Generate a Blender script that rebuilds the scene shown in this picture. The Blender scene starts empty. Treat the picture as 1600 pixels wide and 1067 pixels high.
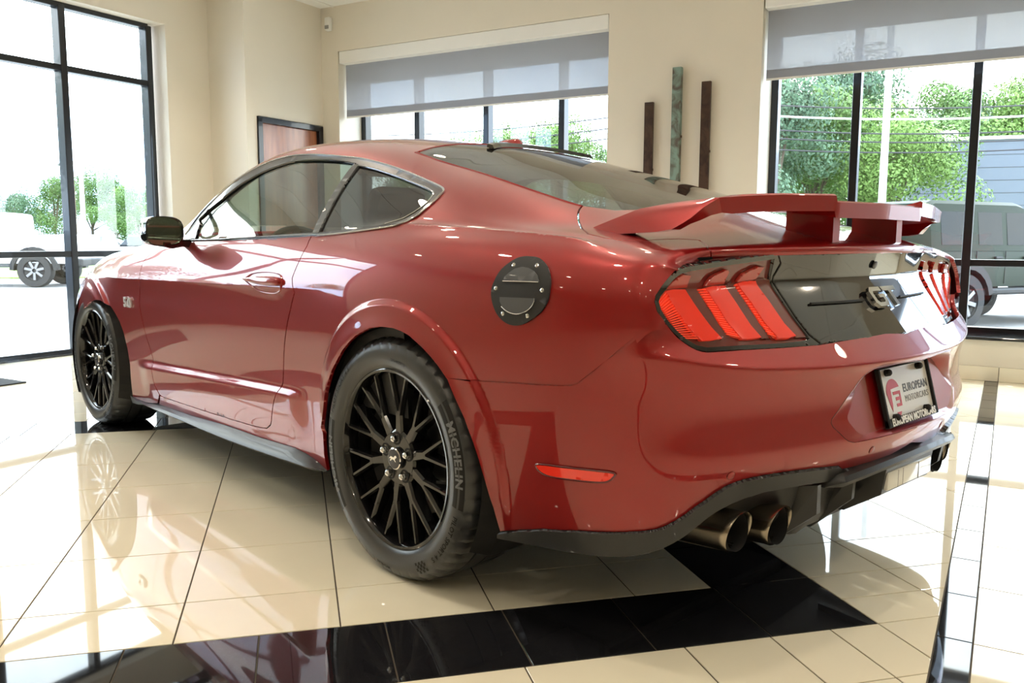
import bpy, bmesh, math, random
import numpy as np
from mathutils import Vector, Matrix
from mathutils.bvhtree import BVHTree
from mathutils.geometry import delaunay_2d_cdt
from math import sin, cos, pi, radians, sqrt, atan2
random.seed(4)
SC = bpy.context.scene
COL = SC.collection

# ------------------------------------------------------------------ camera
F_PX, CAM, YAW, PITCH, ROLL = 1332.06, np.array([1.9474, -2.3014, .9601]), 2.3897, .1182, .0042
def cam_basis():
    cy, sy, cp, sp = cos(YAW), sin(YAW), cos(PITCH), sin(PITCH)
    d = np.array([cy*cp, sy*cp, -sp]); r = np.array([sy, -cy, 0.]); u = np.cross(r, d)
    return cos(ROLL)*r+sin(ROLL)*u, -sin(ROLL)*r+cos(ROLL)*u, d
CR, CU, CD = cam_basis()
cam = bpy.data.cameras.new('camera'); cam_ob = bpy.data.objects.new('camera', cam); COL.objects.link(cam_ob)
cam_ob.matrix_world = Matrix(((CR[0], CU[0], -CD[0], CAM[0]), (CR[1], CU[1], -CD[1], CAM[1]), (CR[2], CU[2], -CD[2], CAM[2]), (0, 0, 0, 1)))
cam.sensor_width = 36; cam.lens = F_PX/1600*36; cam.clip_start = .05; cam.clip_end = 400
SC.camera = cam_ob
def pxray(px, py): return CD+CR*(px-800)/F_PX-CU*(py-533.5)/F_PX
def pxplane(px, py, ax, val):
    v = pxray(px, py); return CAM+v*(val-CAM[ax])/v[ax]

# ------------------------------------------------------------------ world and light
SKY, SUN, LAMP_W, LAMP_GLOW = 12.0, 5.0, 54.0, 60.0
VS = SC.view_settings
VS.view_transform = 'Standard'; VS.look = 'None'; VS.gamma = 1; VS.exposure = -.27
try: VS.use_curve_mapping = False
except Exception: pass
# sky: bright broken cloud all round
world = bpy.data.worlds.new('world'); SC.world = world; world.use_nodes = True
wn = world.node_tree; wn.nodes.clear()
w_out = wn.nodes.new('ShaderNodeOutputWorld'); w_bg = wn.nodes.new('ShaderNodeBackground'); w_tc = wn.nodes.new('ShaderNodeTexCoord')
w_nz = wn.nodes.new('ShaderNodeTexNoise'); w_nz.inputs['Scale'].default_value = 2.6; w_nz.inputs['Detail'].default_value = 7; w_nz.inputs['Roughness'].default_value = .55
w_rp = wn.nodes.new('ShaderNodeValToRGB'); w_rp.color_ramp.elements[0].position = .38; w_rp.color_ramp.elements[0].color = (.50, .68, 1.0, 1); w_rp.color_ramp.elements[1].position = .58; w_rp.color_ramp.elements[1].color = (1.0, .99, .97, 1)
w_bg.inputs['Strength'].default_value = SKY
wn.links.new(w_tc.outputs['Generated'], w_nz.inputs['Vector']); wn.links.new(w_nz.outputs['Fac'], w_rp.inputs[0]); wn.links.new(w_rp.outputs[0], w_bg.inputs['Color']); wn.links.new(w_bg.outputs[0], w_out.inputs[0])
# hazy sun, high over the street side of the building
sun = bpy.data.lights.new('sun', 'SUN'); sun.energy = SUN; sun.angle = radians(3); sun.color = (1., .96, .9)
sun_ob = bpy.data.objects.new('sun', sun); COL.objects.link(sun_ob); sun_ob.rotation_euler = (radians(32), 0, radians(200))

# ------------------------------------------------------------------ materials
MATS = {}
def nodes_of(name):
    m = bpy.data.materials.new(name); m.use_nodes = True
    nt = m.node_tree; b = nt.nodes['Principled BSDF']
    MATS[name] = m
    return m, nt, b
def sset(b, **k):
    for a, v in k.items():
        n = a.replace('_', ' ')
        if n in b.inputs: b.inputs[n].default_value = v
def plain(name, col, rough=.5, metal=0., coat=0., emit=None, es=0., spec=.5, trans=0., ior=1.45, noise=0., nscale=40., bump=0.):
    m, nt, b = nodes_of(name)
    sset(b, Base_Color=(*col, 1), Roughness=rough, Metallic=metal, Coat_Weight=coat, Coat_Roughness=.02, Specular_IOR_Level=spec, Transmission_Weight=trans, IOR=ior)
    if emit: sset(b, Emission_Color=(*emit, 1), Emission_Strength=es)
    if noise or bump:
        tc = nt.nodes.new('ShaderNodeTexCoord'); nz = nt.nodes.new('ShaderNodeTexNoise'); nz.inputs['Scale'].default_value = nscale; nz.inputs['Detail'].default_value = 5
        nt.links.new(tc.outputs['Object'], nz.inputs['Vector'])
        if noise:
            mx = nt.nodes.new('ShaderNodeMix'); mx.data_type = 'RGBA'
            mx.inputs[6].default_value = (*[c*(1-noise) for c in col], 1); mx.inputs[7].default_value = (*[min(1, c*(1+noise)) for c in col], 1)
            nt.links.new(nz.outputs['Fac'], mx.inputs[0]); nt.links.new(mx.outputs[2], b.inputs['Base Color'])
        if bump:
            bp = nt.nodes.new('ShaderNodeBump'); bp.inputs['Strength'].default_value = bump; bp.inputs['Distance'].default_value = .002
            nt.links.new(nz.outputs['Fac'], bp.inputs['Height']); nt.links.new(bp.outputs['Normal'], b.inputs['Normal'])
    return m
def thin_glass(name, tint, refl=1.0, rough=0.0):
    # thin pane: fresnel reflection over a tinted see-through sheet
    m = bpy.data.materials.new(name); m.use_nodes = True; nt = m.node_tree; nt.nodes.clear(); MATS[name] = m
    out = nt.nodes.new('ShaderNodeOutputMaterial'); mix = nt.nodes.new('ShaderNodeMixShader')
    tr = nt.nodes.new('ShaderNodeBsdfTransparent'); tr.inputs['Color'].default_value = (*tint, 1)
    gl = nt.nodes.new('ShaderNodeBsdfGlossy'); gl.inputs['Roughness'].default_value = rough; gl.inputs['Color'].default_value = (refl, refl, refl, 1)
    fr = nt.nodes.new('ShaderNodeFresnel'); fr.inputs['IOR'].default_value = 1.55
    geo = nt.nodes.new('ShaderNodeNewGeometry'); sub = nt.nodes.new('ShaderNodeMix'); sub.data_type = 'FLOAT'
    # same fresnel from both sides
    sub.inputs[2].default_value = 1.55; sub.inputs[3].default_value = 1/1.55
    nt.links.new(geo.outputs['Backfacing'], sub.inputs[0]); nt.links.new(sub.outputs[0], fr.inputs['IOR'])
    nt.links.new(fr.outputs[0], mix.inputs[0]); nt.links.new(tr.outputs[0], mix.inputs[1]); nt.links.new(gl.outputs[0], mix.inputs[2]); nt.links.new(mix.outputs[0], out.inputs[0])
    return m

# ------------------------------------------------------------------ mesh helpers
def tag(o, label=None, cat=None, group=None, kind=None):
    if label: o['label'] = label
    if cat: o['category'] = cat
    if group: o['group'] = group
    if kind: o['kind'] = kind
    return o
def mesh_obj(name, V, Fc, mat, parent=None, smooth=False, normals=None, sharp=None):
    me = bpy.data.meshes.new(name)
    me.from_pydata([tuple(map(float, v)) for v in V], [], [tuple(int(i) for i in f) for f in Fc])
    if mat is not None:
        for mm in (mat if isinstance(mat, (list, tuple)) else [mat]): me.materials.append(mm if not isinstance(mm, str) else MATS[mm])
    if smooth:
        me.polygons.foreach_set('use_smooth', [True]*len(me.polygons))
        if normals is not None:
            me.normals_split_custom_set_from_vertices([tuple(map(float, n)) for n in normals])
        elif sharp is not None:
            me.set_sharp_from_angle(angle=radians(sharp))
    me.update()
    o = bpy.data.objects.new(name, me); COL.objects.link(o)
    if parent is not None: o.parent = parent
    return o
def empty(name, loc=(0, 0, 0), rz=0, parent=None):
    o = bpy.data.objects.new(name, None); COL.objects.link(o); o.location = loc; o.rotation_euler = (0, 0, rz); o.empty_display_size = .2
    if parent is not None: o.parent = parent
    return o
class MB:
    """collects shapes into one mesh"""
    def __init__(s): s.V = []; s.F = []
    def add(s, V, Fc):
        o = len(s.V); s.V += [tuple(map(float, v)) for v in V]; s.F += [tuple(int(i)+o for i in f) for f in Fc]; return s
    def box(s, a, b, M=None):
        x0, y0, z0 = a; x1, y1, z1 = b
        V = [(x0, y0, z0), (x1, y0, z0), (x1, y1, z0), (x0, y1, z0), (x0, y0, z1), (x1, y0, z1), (x1, y1, z1), (x0, y1, z1)]
        if M is not None: V = [tuple(M @ Vector(v)) for v in V]
        return s.add(V, [(3, 2, 1, 0), (4, 5, 6, 7), (0, 1, 5, 4), (1, 2, 6, 5), (2, 3, 7, 6), (3, 0, 4, 7)])
    def bbox(s, a, b, r=.01, M=None):
        bm = bmesh.new(); c = [(a[i]+b[i])/2 for i in range(3)]
        bmesh.ops.create_cube(bm, size=1, matrix=Matrix.Translation(c) @ Matrix.Diagonal([abs(b[i]-a[i]) for i in range(3)]+[1]))
        bmesh.ops.bevel(bm, geom=bm.edges[:], offset=r, segments=2, profile=.5, affect='EDGES')
        if M is not None: bmesh.ops.transform(bm, matrix=M, verts=bm.verts)
        bm.verts.index_update(); s.add([v.co[:] for v in bm.verts], [[v.index for v in f.verts] for f in bm.faces]); bm.free(); return s
    def tube(s, pts, r, n=8, caps=True, closed=False):
        P = [Vector(p) for p in pts]; N = len(P); rr = r if hasattr(r, '__len__') else [r]*N
        V = []; Fc = []; up = None
        for i, p in enumerate(P):
            a = P[(i-1) % N] if (closed or i) else p; b = P[(i+1) % N] if (closed or i < N-1) else p
            t = (b-a).normalized()
            if up is None: up = Vector((0, 0, 1)) if abs(t.z) < .9 else Vector((1, 0, 0))
            sd = t.cross(up).normalized(); up = sd.cross(t).normalized()
            for k in range(n):
                q = 2*pi*k/n; V.append(p+(sd*cos(q)+up*sin(q))*rr[i])
        for i in range(N if closed else N-1):
            j = (i+1) % N
            for k in range(n): Fc.append((i*n+k, i*n+(k+1) % n, j*n+(k+1) % n, j*n+k))
        if caps and not closed: Fc += [tuple(range(n))[::-1], tuple((N-1)*n+k for k in range(n))]
        return s.add(V, Fc)
    def lathe(s, prof, n=32, M=None, closed=False):
        """profile [(r, h)] round local z"""
        V = [(r*cos(2*pi*k/n), r*sin(2*pi*k/n), h) for r, h in prof for k in range(n)]
        if M is not None: V = [tuple(M @ Vector(v)) for v in V]
        m = len(prof); Fc = [(i*n+k, i*n+(k+1) % n, ((i+1) % m)*n+(k+1) % n, ((i+1) % m)*n+k) for i in range(m if closed else m-1) for k in range(n)]
        return s.add(V, Fc)
    def prism(s, poly, h0, h1, M=None):
        """2D polygon extruded along local z"""
        n = len(poly); V = [(x, y, h0) for x, y in poly]+[(x, y, h1) for x, y in poly]
        if M is not None: V = [tuple(M @ Vector(v)) for v in V]
        return s.add(V, [tuple(range(n))[::-1], tuple(range(n, 2*n))]+[(i, (i+1) % n, n+(i+1) % n, n+i) for i in range(n)])
    def loft(s, secs, closed=True, caps=True):
        n = len(secs[0]); V = [p for q in secs for p in q]; Fc = []
        for i in range(len(secs)-1):
            for k in range(n if closed else n-1): Fc.append((i*n+k, i*n+(k+1) % n, (i+1)*n+(k+1) % n, (i+1)*n+k))
        if caps: Fc += [tuple(range(n))[::-1], tuple((len(secs)-1)*n+k for k in range(n))]
        return s.add(V, Fc)
    def obj(s, name, mat, parent=None, smooth=False, sharp=35): return mesh_obj(name, s.V, s.F, mat, parent, smooth, None, sharp if smooth else None)

def pip(P, poly):
    """vectorised point in polygon"""
    P = np.asarray(P, float); poly = np.asarray(poly, float); x, y = P[:, 0], P[:, 1]; ins = np.zeros(len(P), bool)
    a = poly; b = np.roll(poly, -1, 0)
    for (x0, y0), (x1, y1) in zip(a, b):
        if y0 == y1: continue
        c = ((y0 > y) != (y1 > y)) & (x < (x1-x0)*(y-y0)/(y1-y0)+x0); ins ^= c
    return ins
def densify(poly, step, closed=True):
    poly = [np.asarray(p, float) for p in poly]; out = []
    n = len(poly)
    for i in range(n if closed else n-1):
        a, b = poly[i], poly[(i+1) % n]; k = max(1, int(np.ceil(np.linalg.norm(b-a)/step)))
        out += [a+(b-a)*t/k for t in range(k)]
    if not closed: out.append(poly[-1])
    return np.array(out)
def crom(pts, n=6, closed=False):
    """Catmull-Rom through points"""
    P = [np.asarray(p, float) for p in pts]; N = len(P); out = []
    for i in range(N if closed else N-1):
        p1, p2 = P[i], P[(i+1) % N]
        p0 = P[(i-1) % N] if (closed or i > 0) else 2*p1-p2
        p3 = P[(i+2) % N] if (closed or i < N-2) else 2*p2-p1
        for k in range(n):
            t = k/n; out.append(.5*((2*p1)+(p2-p0)*t+(2*p0-5*p1+4*p2-p3)*t*t+(3*p1-p0-3*p2+p3)*t**3))
    if not closed: out.append(P[-1])
    return out
def sstep(t): t = np.clip(t, 0, 1); return t*t*(3-2*t)

# ------------------------------------------------------------------ B-spline surfaces
def bw(t): return np.stack([(1-t)**3/6, (3*t**3-6*t*t+4)/6, (-3*t**3+3*t*t+3*t+1)/6, t**3/6], -1)
class Surf:
    """uniform cubic B-spline net, rows (v) x columns (u), plus an outward displacement function"""
    def __init__(s, net, disp=None, sym=False):
        P = np.asarray(net, float)                   # [nu, nv, 3]
        s.nu, s.nv = P.shape[:2]
        if sym:                                      # last row lies on the car's centre plane
            m = P[:, -2].copy(); m[:, 1] *= -1; P = np.concatenate([P, m[:, None]], 1)
        else: P = np.concatenate([P, (2*P[:, -1]-P[:, -2])[:, None]], 1)
        P = np.concatenate([(2*P[:, 0]-P[:, 1])[:, None], P], 1)
        P = np.concatenate([(2*P[0]-P[1])[None], P, (2*P[-1]-P[-2])[None]], 0)
        s.P = P; s.disp = disp
    def raw(s, u, v):
        u = np.clip(np.asarray(u, float), 0, s.nu-1-1e-9); v = np.clip(np.asarray(v, float), 0, s.nv-1-1e-9)
        iu = u.astype(int); iv = v.astype(int); a = bw(u-iu); b = bw(v-iv); out = 0
        for i in range(4):
            for j in range(4): out = out+(a[..., i]*b[..., j])[..., None]*s.P[iu+i, iv+j]
        return out
    def ev(s, u, v):
        p = s.raw(u, v)
        return s.disp(p) if s.disp else p
    def nrm(s, u, v):
        h = .01; u = np.asarray(u, float); v = np.asarray(v, float)
        u0, u1 = np.clip(u-h, 0, s.nu-1), np.clip(u+h, 0, s.nu-1); v0, v1 = np.clip(v-h, 0, s.nv-1), np.clip(v+h, 0, s.nv-1)
        n = np.cross(s.ev(u1, v)-s.ev(u0, v), s.ev(u, v1)-s.ev(u, v0))
        return n/np.maximum(np.linalg.norm(n, axis=-1, keepdims=True), 1e-12)
    def build_bvh(s, ku=6, kv=6):
        U = np.linspace(0, s.nu-1, (s.nu-1)*ku+1); Vv = np.linspace(0, s.nv-1, (s.nv-1)*kv+1)
        g = np.stack(np.meshgrid(U, Vv, indexing='ij'), -1).reshape(-1, 2); s.g = g
        p = s.ev(g[:, 0], g[:, 1]); s.gp = p; m = len(Vv)
        tr = []
        for i in range(len(U)-1):
            for j in range(m-1):
                a = i*m+j; tr += [(a, a+m, a+m+1), (a, a+m+1, a+1)]
        s.tr = tr; s.bvh = BVHTree.FromPolygons([Vector(q) for q in p], tr)
    def cast(s, o, d):
        h = s.bvh.ray_cast(Vector(o), Vector(d).normalized())
        if h[0] is None:
            # nearest point to the ray
            best = None; d = Vector(d).normalized(); o = Vector(o)
            for t in np.linspace(.5, 6, 120):
                q = s.bvh.find_nearest(o+d*t)
                if best is None or q[3] < best[3]: best = q
            h = best
        hit = np.array(h[0]); i, j, k = s.tr[h[2]]
        a, b, c = s.gp[i], s.gp[j], s.gp[k]; v0, v1, v2 = b-a, c-a, hit-a
        d00, d01, d11, d20, d21 = v0@v0, v0@v1, v1@v1, v2@v0, v2@v1; dn = d00*d11-d01*d01
        if abs(dn) < 1e-18: return s.g[i]
        bb = (d11*d20-d01*d21)/dn; cc = (d00*d21-d01*d20)/dn
        return s.g[i]*(1-bb-cc)+s.g[j]*bb+s.g[k]*cc
    def px(s, *pts): return [s.cast(CAM, pxray(*p)) for p in pts]
    def xz(s, *pts): return [s.cast((x, -3, z), (0, 1, 0)) for x, z in pts]
    def xy(s, *pts): return [s.cast((x, y, 3), (0, 0, -1)) for x, y in pts]
    def yz(s, *pts): return [s.cast((3, y, z), (-1, 0, 0)) for y, z in pts]

def inset(poly, surf, d):
    """pull a uv outline inwards by d metres"""
    P = np.asarray(poly, float); n = len(P); h = .02
    area = .5*np.sum(P[:, 0]*np.roll(P[:, 1], -1)-np.roll(P[:, 0], -1)*P[:, 1]); sg = 1 if area > 0 else -1
    mu = np.linalg.norm(surf.raw(P[:, 0]+h, P[:, 1])-surf.raw(P[:, 0]-h, P[:, 1]), axis=-1)/(2*h)+1e-6
    mv = np.linalg.norm(surf.raw(P[:, 0], P[:, 1]+h)-surf.raw(P[:, 0], P[:, 1]-h), axis=-1)/(2*h)+1e-6
    a = np.roll(P, 1, 0); b = np.roll(P, -1, 0)
    def en(p, q):
        t = (q-p)*np.stack([mu, mv], -1); t /= np.maximum(np.linalg.norm(t, axis=-1, keepdims=True), 1e-9); return np.stack([-t[:, 1], t[:, 0]], -1)*sg
    m = en(a, P)+en(P, b); l = np.linalg.norm(m, axis=-1, keepdims=True); m = m/np.maximum(l, .6)
    q = P+m*d/np.stack([mu, mv], -1)
    q[:, 0] = np.clip(q[:, 0], 0, surf.nu-1); q[:, 1] = np.clip(q[:, 1], 0, surf.nv-1)
    return q

def panel(name, surf, outline, mat, parent, holes=(), step=(.16, .16), off=0., flange=.012, gap=.0, mirror=True, both=True, rim=.0, label=None, est=.08, extra=None):
    """trim a surface by a uv outline; returns the left object (and a mirrored right one)"""
    out = densify(outline, est)
    if gap: out = inset(out, surf, gap)
    holes = [inset(densify(h, est), surf, -gap) if gap else densify(h, est) for h in holes]
    lo = out.min(0); hi = out.max(0)
    gu = np.arange(lo[0]+step[0]*.5, hi[0], step[0]); gv = np.arange(lo[1]+step[1]*.5, hi[1], step[1])
    G = np.stack(np.meshgrid(gu, gv, indexing='ij'), -1).reshape(-1, 2)
    if len(G):
        k = pip(G, out)
        for h in holes: k &= ~pip(G, h)
        G = G[k]
        # keep clear of the outline
        B = np.concatenate([out]+list(holes)); sc = np.array([1/step[0], 1/step[1]])
        if len(G):
            keep = np.ones(len(G), bool)
            for c in range(0, len(G), 2000):
                dd = ((G[c:c+2000, None]-B[None])*sc); keep[c:c+2000] = (dd**2).sum(-1).min(1) > .12
            G = G[keep]
        if extra is not None and len(extra):
            X = np.asarray(extra, float); k = pip(X, out)
            for h in holes: k &= ~pip(X, h)
            X = X[k]
            if len(X):
                keep = np.ones(len(X), bool)
                for c in range(0, len(X), 2000): keep[c:c+2000] = (((X[c:c+2000, None]-B[None])*sc)**2).sum(-1).min(1) > .02
                X = X[keep]
                if len(G) and len(X):
                    keep = np.ones(len(G), bool)
                    for c in range(0, len(G), 2000): keep[c:c+2000] = (((G[c:c+2000, None]-X[None])*sc)**2).sum(-1).min(1) > .10
                    G = G[keep]
                G = np.concatenate([G, X])
    loops = [out]+list(holes); pts = []; edges = []
    for L in loops:
        o = len(pts); pts += [tuple(p) for p in L]; edges += [(o+i, o+(i+1) % len(L)) for i in range(len(L))]
    nb = len(pts); pts += [tuple(p) for p in G]
    hh = .02; mu = np.linalg.norm(surf.raw(out[:, 0]+hh, out[:, 1])-surf.raw(out[:, 0]-hh, out[:, 1]), axis=-1).mean()/(2*hh)+1e-6; mv = np.linalg.norm(surf.raw(out[:, 0], out[:, 1]+hh)-surf.raw(out[:, 0], out[:, 1]-hh), axis=-1).mean()/(2*hh)+1e-6
    asp = np.array([1., mv/mu])
    r = delaunay_2d_cdt([Vector(np.asarray(p)*asp) for p in pts], edges, [], 0, 1e-7)
    V2 = np.array([v[:] for v in r[0]])/asp; T = [tuple(f) for f in r[2] if len(f) == 3]
    cen = np.array([(V2[a]+V2[b]+V2[c])/3 for a, b, c in T]); k = pip(cen, out)
    for h in holes: k &= ~pip(cen, h)
    T = [t for t, q in zip(T, k) if q]
    used = sorted({i for t in T for i in t}); rm = {i: n for n, i in enumerate(used)}; V2 = V2[used]; T = [tuple(rm[i] for i in t) for t in T]
    P = surf.ev(V2[:, 0], V2[:, 1]); N = surf.nrm(V2[:, 0], V2[:, 1])
    # orient triangles with the outward normal
    Fc = []
    for a, b, c in T:
        n = np.cross(P[b]-P[a], P[c]-P[a]); Fc.append((a, b, c) if n@N[a] > 0 else (a, c, b))
    P = P+N*off
    V = list(P); NN = list(N)
    if flange:
        cnt = {}
        for f in Fc:
            for i in range(3):
                e = (f[i], f[(i+1) % 3]); cnt[e] = 1
        bed = [e for e in cnt if (e[1], e[0]) not in cnt]
        # rounded lip: first ring leans over, second goes straight in
        nxt = {a: b for a, b in bed}; prv = {b: a for a, b in bed}; ring = {}
        for a, b in bed:
            for q in (a, b):
                if q in ring: continue
                t = P[nxt.get(q, q)]-P[prv.get(q, q)]; t = t/max(np.linalg.norm(t), 1e-9); o_ = np.cross(t, N[q])
                i0 = len(V); V.append(P[q]); NN.append((N[q]+o_)/sqrt(2)); V.append(P[q]-N[q]*flange); NN.append(o_); ring[q] = i0
        for a, b in bed: Fc.append((b, a, ring[a], ring[b])); Fc.append((ring[b], ring[a], ring[a]+1, ring[b]+1))
    V = np.array(V); NN = np.array(NN)
    res = []
    if both: res.append(mesh_obj(name, V, Fc, mat, parent, True, NN))
    if mirror:
        V2m = V.copy(); V2m[:, 1] *= -1; Nm = NN.copy(); Nm[:, 1] *= -1
        res.append(mesh_obj(name, V2m, [tuple(reversed(f)) for f in Fc], mat, parent, True, Nm))
    if label:
        for o in res: o['label'] = label
    return res

# ------------------------------------------------------------------ car body surfaces (x rearward from the rear axle, y to the car's right, z up)
def pchip(xk, yk, x):
    xk = np.asarray(xk, float); yk = np.asarray(yk, float); x = np.asarray(x, float); h = np.diff(xk); d = np.diff(yk)/h; m = np.zeros(len(xk))
    for i in range(1, len(xk)-1):
        if d[i-1]*d[i] > 0:
            w1, w2 = 2*h[i]+h[i-1], h[i]+2*h[i-1]; m[i] = (w1+w2)/(w1/d[i-1]+w2/d[i])
    m[0] = d[0]; m[-1] = d[-1]
    i = np.clip(np.searchsorted(xk, x)-1, 0, len(h)-1); t = (x-xk[i])/h[i]
    return (2*t**3-3*t**2+1)*yk[i]+(t**3-2*t**2+t)*h[i]*m[i]+(-2*t**3+3*t**2)*yk[i+1]+(t**3-t**2)*h[i]*m[i+1]
XK = [-3.62, -3.5, -3.3, -3.0, -2.72, -2.45, -2.2, -2.0, -1.8, -1.6, -1.4, -1.2, -1.0, -.8, -.6, -.4, -.2, 0., .2, .4]
ZL = np.array([.14, .20, .28, .36, .46, .56, .66, .74, .80, .85, .90])
SIDE = {-3.62: [.42, .47, .51, .53, .545, .55, .545, .53, .50, .46, .40], -3.5: [.60, .66, .70, .72, .735, .74, .735, .72, .69, .65, .58], -3.0: [.80, .82, .838, .848, .857, .862, .862, .858, .846, .822, .775],
        -2.72: [.85, .868, .882, .892, .899, .903, .904, .901, .892, .870, .828], -2.1: [.855, .868, .880, .887, .895, .907, .917, .921, .918, .902, .874],
        -1.2: [.848, .863, .875, .883, .892, .905, .915, .919, .917, .903, .884], -.6: [.857, .874, .885, .893, .902, .914, .922, .926, .925, .917, .902],
        -.16: [.89, .91, .925, .936, .944, .95, .954, .955, .952, .944, .928], .1: [.90, .92, .935, .945, .952, .957, .96, .961, .958, .95, .934], .3: [.895, .915, .932, .942, .949, .953, .955, .954, .951, .943, .928],
        .6: [.855, .882, .903, .917, .927, .933, .936, .936, .934, .926, .911], .7: [.82, .85, .875, .893, .906, .914, .918, .919, .918, .911, .897]}
UPK = {-3.62: [(.36, .69), (.32, .70), (.27, .71), (.23, .72), (.18, .725), (.13, .73), (.09, .73), (.04, .73), (0, .73)],
       -3.5: [(.50, .74), (.45, .757), (.40, .77), (.33, .785), (.27, .79), (.2, .795), (.13, .80), (.06, .80), (0, .80)],
       -3.0: [(.76, .838), (.70, .85), (.63, .86), (.55, .865), (.45, .875), (.34, .885), (.22, .89), (.10, .893), (0, .894)],
       -2.4: [(.822, .906), (.775, .917), (.71, .922), (.62, .934), (.5, .942), (.38, .955), (.25, .963), (.12, .967), (0, .968)],
       -2.1: [(.845, .930), (.80, .943), (.735, .95), (.65, .965), (.53, .975), (.40, .985), (.26, .995), (.13, .999), (0, 1.0)],
       -1.9: [(.858, .943), (.82, .963), (.76, .983), (.68, 1.0), (.56, 1.02), (.42, 1.04), (.28, 1.052), (.14, 1.058), (0, 1.06)],
       -1.6: [(.864, .938), (.838, .966), (.805, 1.058), (.745, 1.13), (.645, 1.178), (.49, 1.195), (.33, 1.22), (.165, 1.232), (0, 1.236)],
       -1.4: [(.866, .937), (.845, .963), (.79, 1.105), (.72, 1.215), (.61, 1.284), (.47, 1.298), (.32, 1.318), (.16, 1.327), (0, 1.33)],
       -1.2: [(.868, .936), (.85, .962), (.78, 1.10), (.69, 1.253), (.60, 1.32), (.46, 1.35), (.31, 1.362), (.155, 1.37), (0, 1.373)],
       -.9: [(.873, .94), (.854, .966), (.775, 1.10), (.66, 1.25), (.57, 1.312), (.44, 1.345), (.30, 1.362), (.15, 1.369), (0, 1.372)],
       -.6: [(.881, .943), (.858, .973), (.775, 1.09), (.66, 1.215), (.56, 1.275), (.43, 1.308), (.29, 1.325), (.145, 1.333), (0, 1.336)],
       -.4: [(.888, .946), (.862, .98), (.785, 1.07), (.68, 1.17), (.57, 1.235), (.44, 1.275), (.30, 1.297), (.15, 1.306), (0, 1.309)],
       -.2: [(.897, .951), (.862, .985), (.79, 1.05), (.70, 1.125), (.59, 1.188), (.45, 1.222), (.30, 1.244), (.15, 1.254), (0, 1.257)],
       0.: [(.905, .955), (.860, .987), (.797, 1.03), (.725, 1.085), (.62, 1.145), (.47, 1.177), (.32, 1.193), (.16, 1.201), (0, 1.204)],
       .2: [(.90, .957), (.852, .985), (.797, 1.0), (.735, 1.035), (.64, 1.092), (.49, 1.118), (.33, 1.131), (.165, 1.138), (0, 1.141)],
       .4: [(.89, .955), (.84, .978), (.78, .988), (.72, 1.003), (.645, 1.043), (.50, 1.07), (.33, 1.083), (.165, 1.09), (0, 1.092)],
       .6: [(.875, .948), (.82, .968), (.75, .978), (.68, .985), (.60, .998), (.46, 1.018), (.31, 1.03), (.155, 1.036), (0, 1.038)]}
TAIL_U = [(.60, .935), (.70, .918), (.775, .902), (.828, .884), (.853, .850), (.864, .81), (.872, .77)]
TAIL_L = [(.60, .934), (.70, .914), (.775, .890), (.832, .858), (.873, .815), (.905, .765), (.932, .705), (.96, .63), (.99, .53), (1.02, .42), (1.045, .30), (1.061, .18), (1.068, .07), (1.069, 0)]
LIP = [(.80, .845, .918), (.80, .80, .932), (.808, .73, .940), (.82, .665, .944), (.84, .585, .947), (.88, .45, .950), (.915, .30, .952), (.937, .15, .953), (.945, 0, .953)]
def zdrop(x):          # fender tops fall towards the nose
    return pchip([-3.62, -3.5, -3.0, -2.72, -2.3, -2.0], [.62, .45, .17, .07, .0, 0], np.clip(x, -3.62, -2.0))
def zlev(x): g = zdrop(x); return np.where(ZL > .45, ZL-(ZL-.45)*g, ZL)
SX = sorted(SIDE); UX = sorted(UPK)
def side_hw(x): return np.array([pchip(SX, [SIDE[k][j] for k in SX], x) for j in range(11)])
def up_row(x): return [(pchip(UX, [UPK[k][j][0] for k in UX], x), pchip(UX, [UPK[k][j][1] for k in UX], x)) for j in range(9)]
def tuck(z): return np.interp(z, [.14, .20, .28, .36, .46, .6], [.075, .05, .028, .014, .005, 0])
def net_A():
    net = []
    for x in XK:
        hw = side_hw(x); z = zlev(x)
        net.append([(x, -h, zz) for h, zz in zip(hw, z)]+[(x, -h, zz) for h, zz in up_row(x)])
    u60 = up_row(.6)
    for k in range(7):
        col = []
        for z in ZL:
            w = float(sstep((z-.62)/.14)); a, b = TAIL_L[k], TAIL_U[k]; x = a[0]*(1-w)+b[0]*w; h = a[1]*(1-w)+b[1]*w
            t = tuck(z); x -= t*min(1, k/4)*.7; h -= t
            if z > .8:      # lean into the shoulder
                h -= (z-.8)**2*2.4; x -= max(0, z-.84)*.35*min(1, k/3)
            col.append((x, -h, z))
        for j in range(9):
            xl, hl, zl = LIP[j]; h6, z6 = u60[j]
            if k <= 3:
                f = [0, .45, .8, 1.0][k]; col.append((.6+(xl-.6)*f, -(h6+(hl-h6)*f), z6+(zl-z6)*f))
            else:
                dx, dz = [(.004, -.012), (0., -.026), (-.012, -.046)][k-4]
                if j == 0: dx, dz, dy = [(.035, -.01, .02), (.05, -.018, .05), (.058, -.025, .09)][k-4]
                elif j == 1: dx, dz, dy = [(.025, -.014, .01), (.035, -.028, .025), (.04, -.04, .045)][k-4]
                elif j == 2: dx, dz, dy = [(.018, -.018, .0), (.022, -.038, .008), (.02, -.06, .015)][k-4]
                else: dy = 0
                col.append((xl+dx, -(hl-dy), zl+dz))
        net.append(col)
    return net
ZB = [.14, .20, .28, .35, .41, .45, .485, .52, .56, .60, .64]
ZCR = [.70, .70, .705, .71, .712, .70, .688, .678, .672, .668, .667, .667, .667, .667]
LEDGE = [0, 0, .0, .006, .018, .03, .042, .052, .060, .066, .068, .068, .068, .068]
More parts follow.
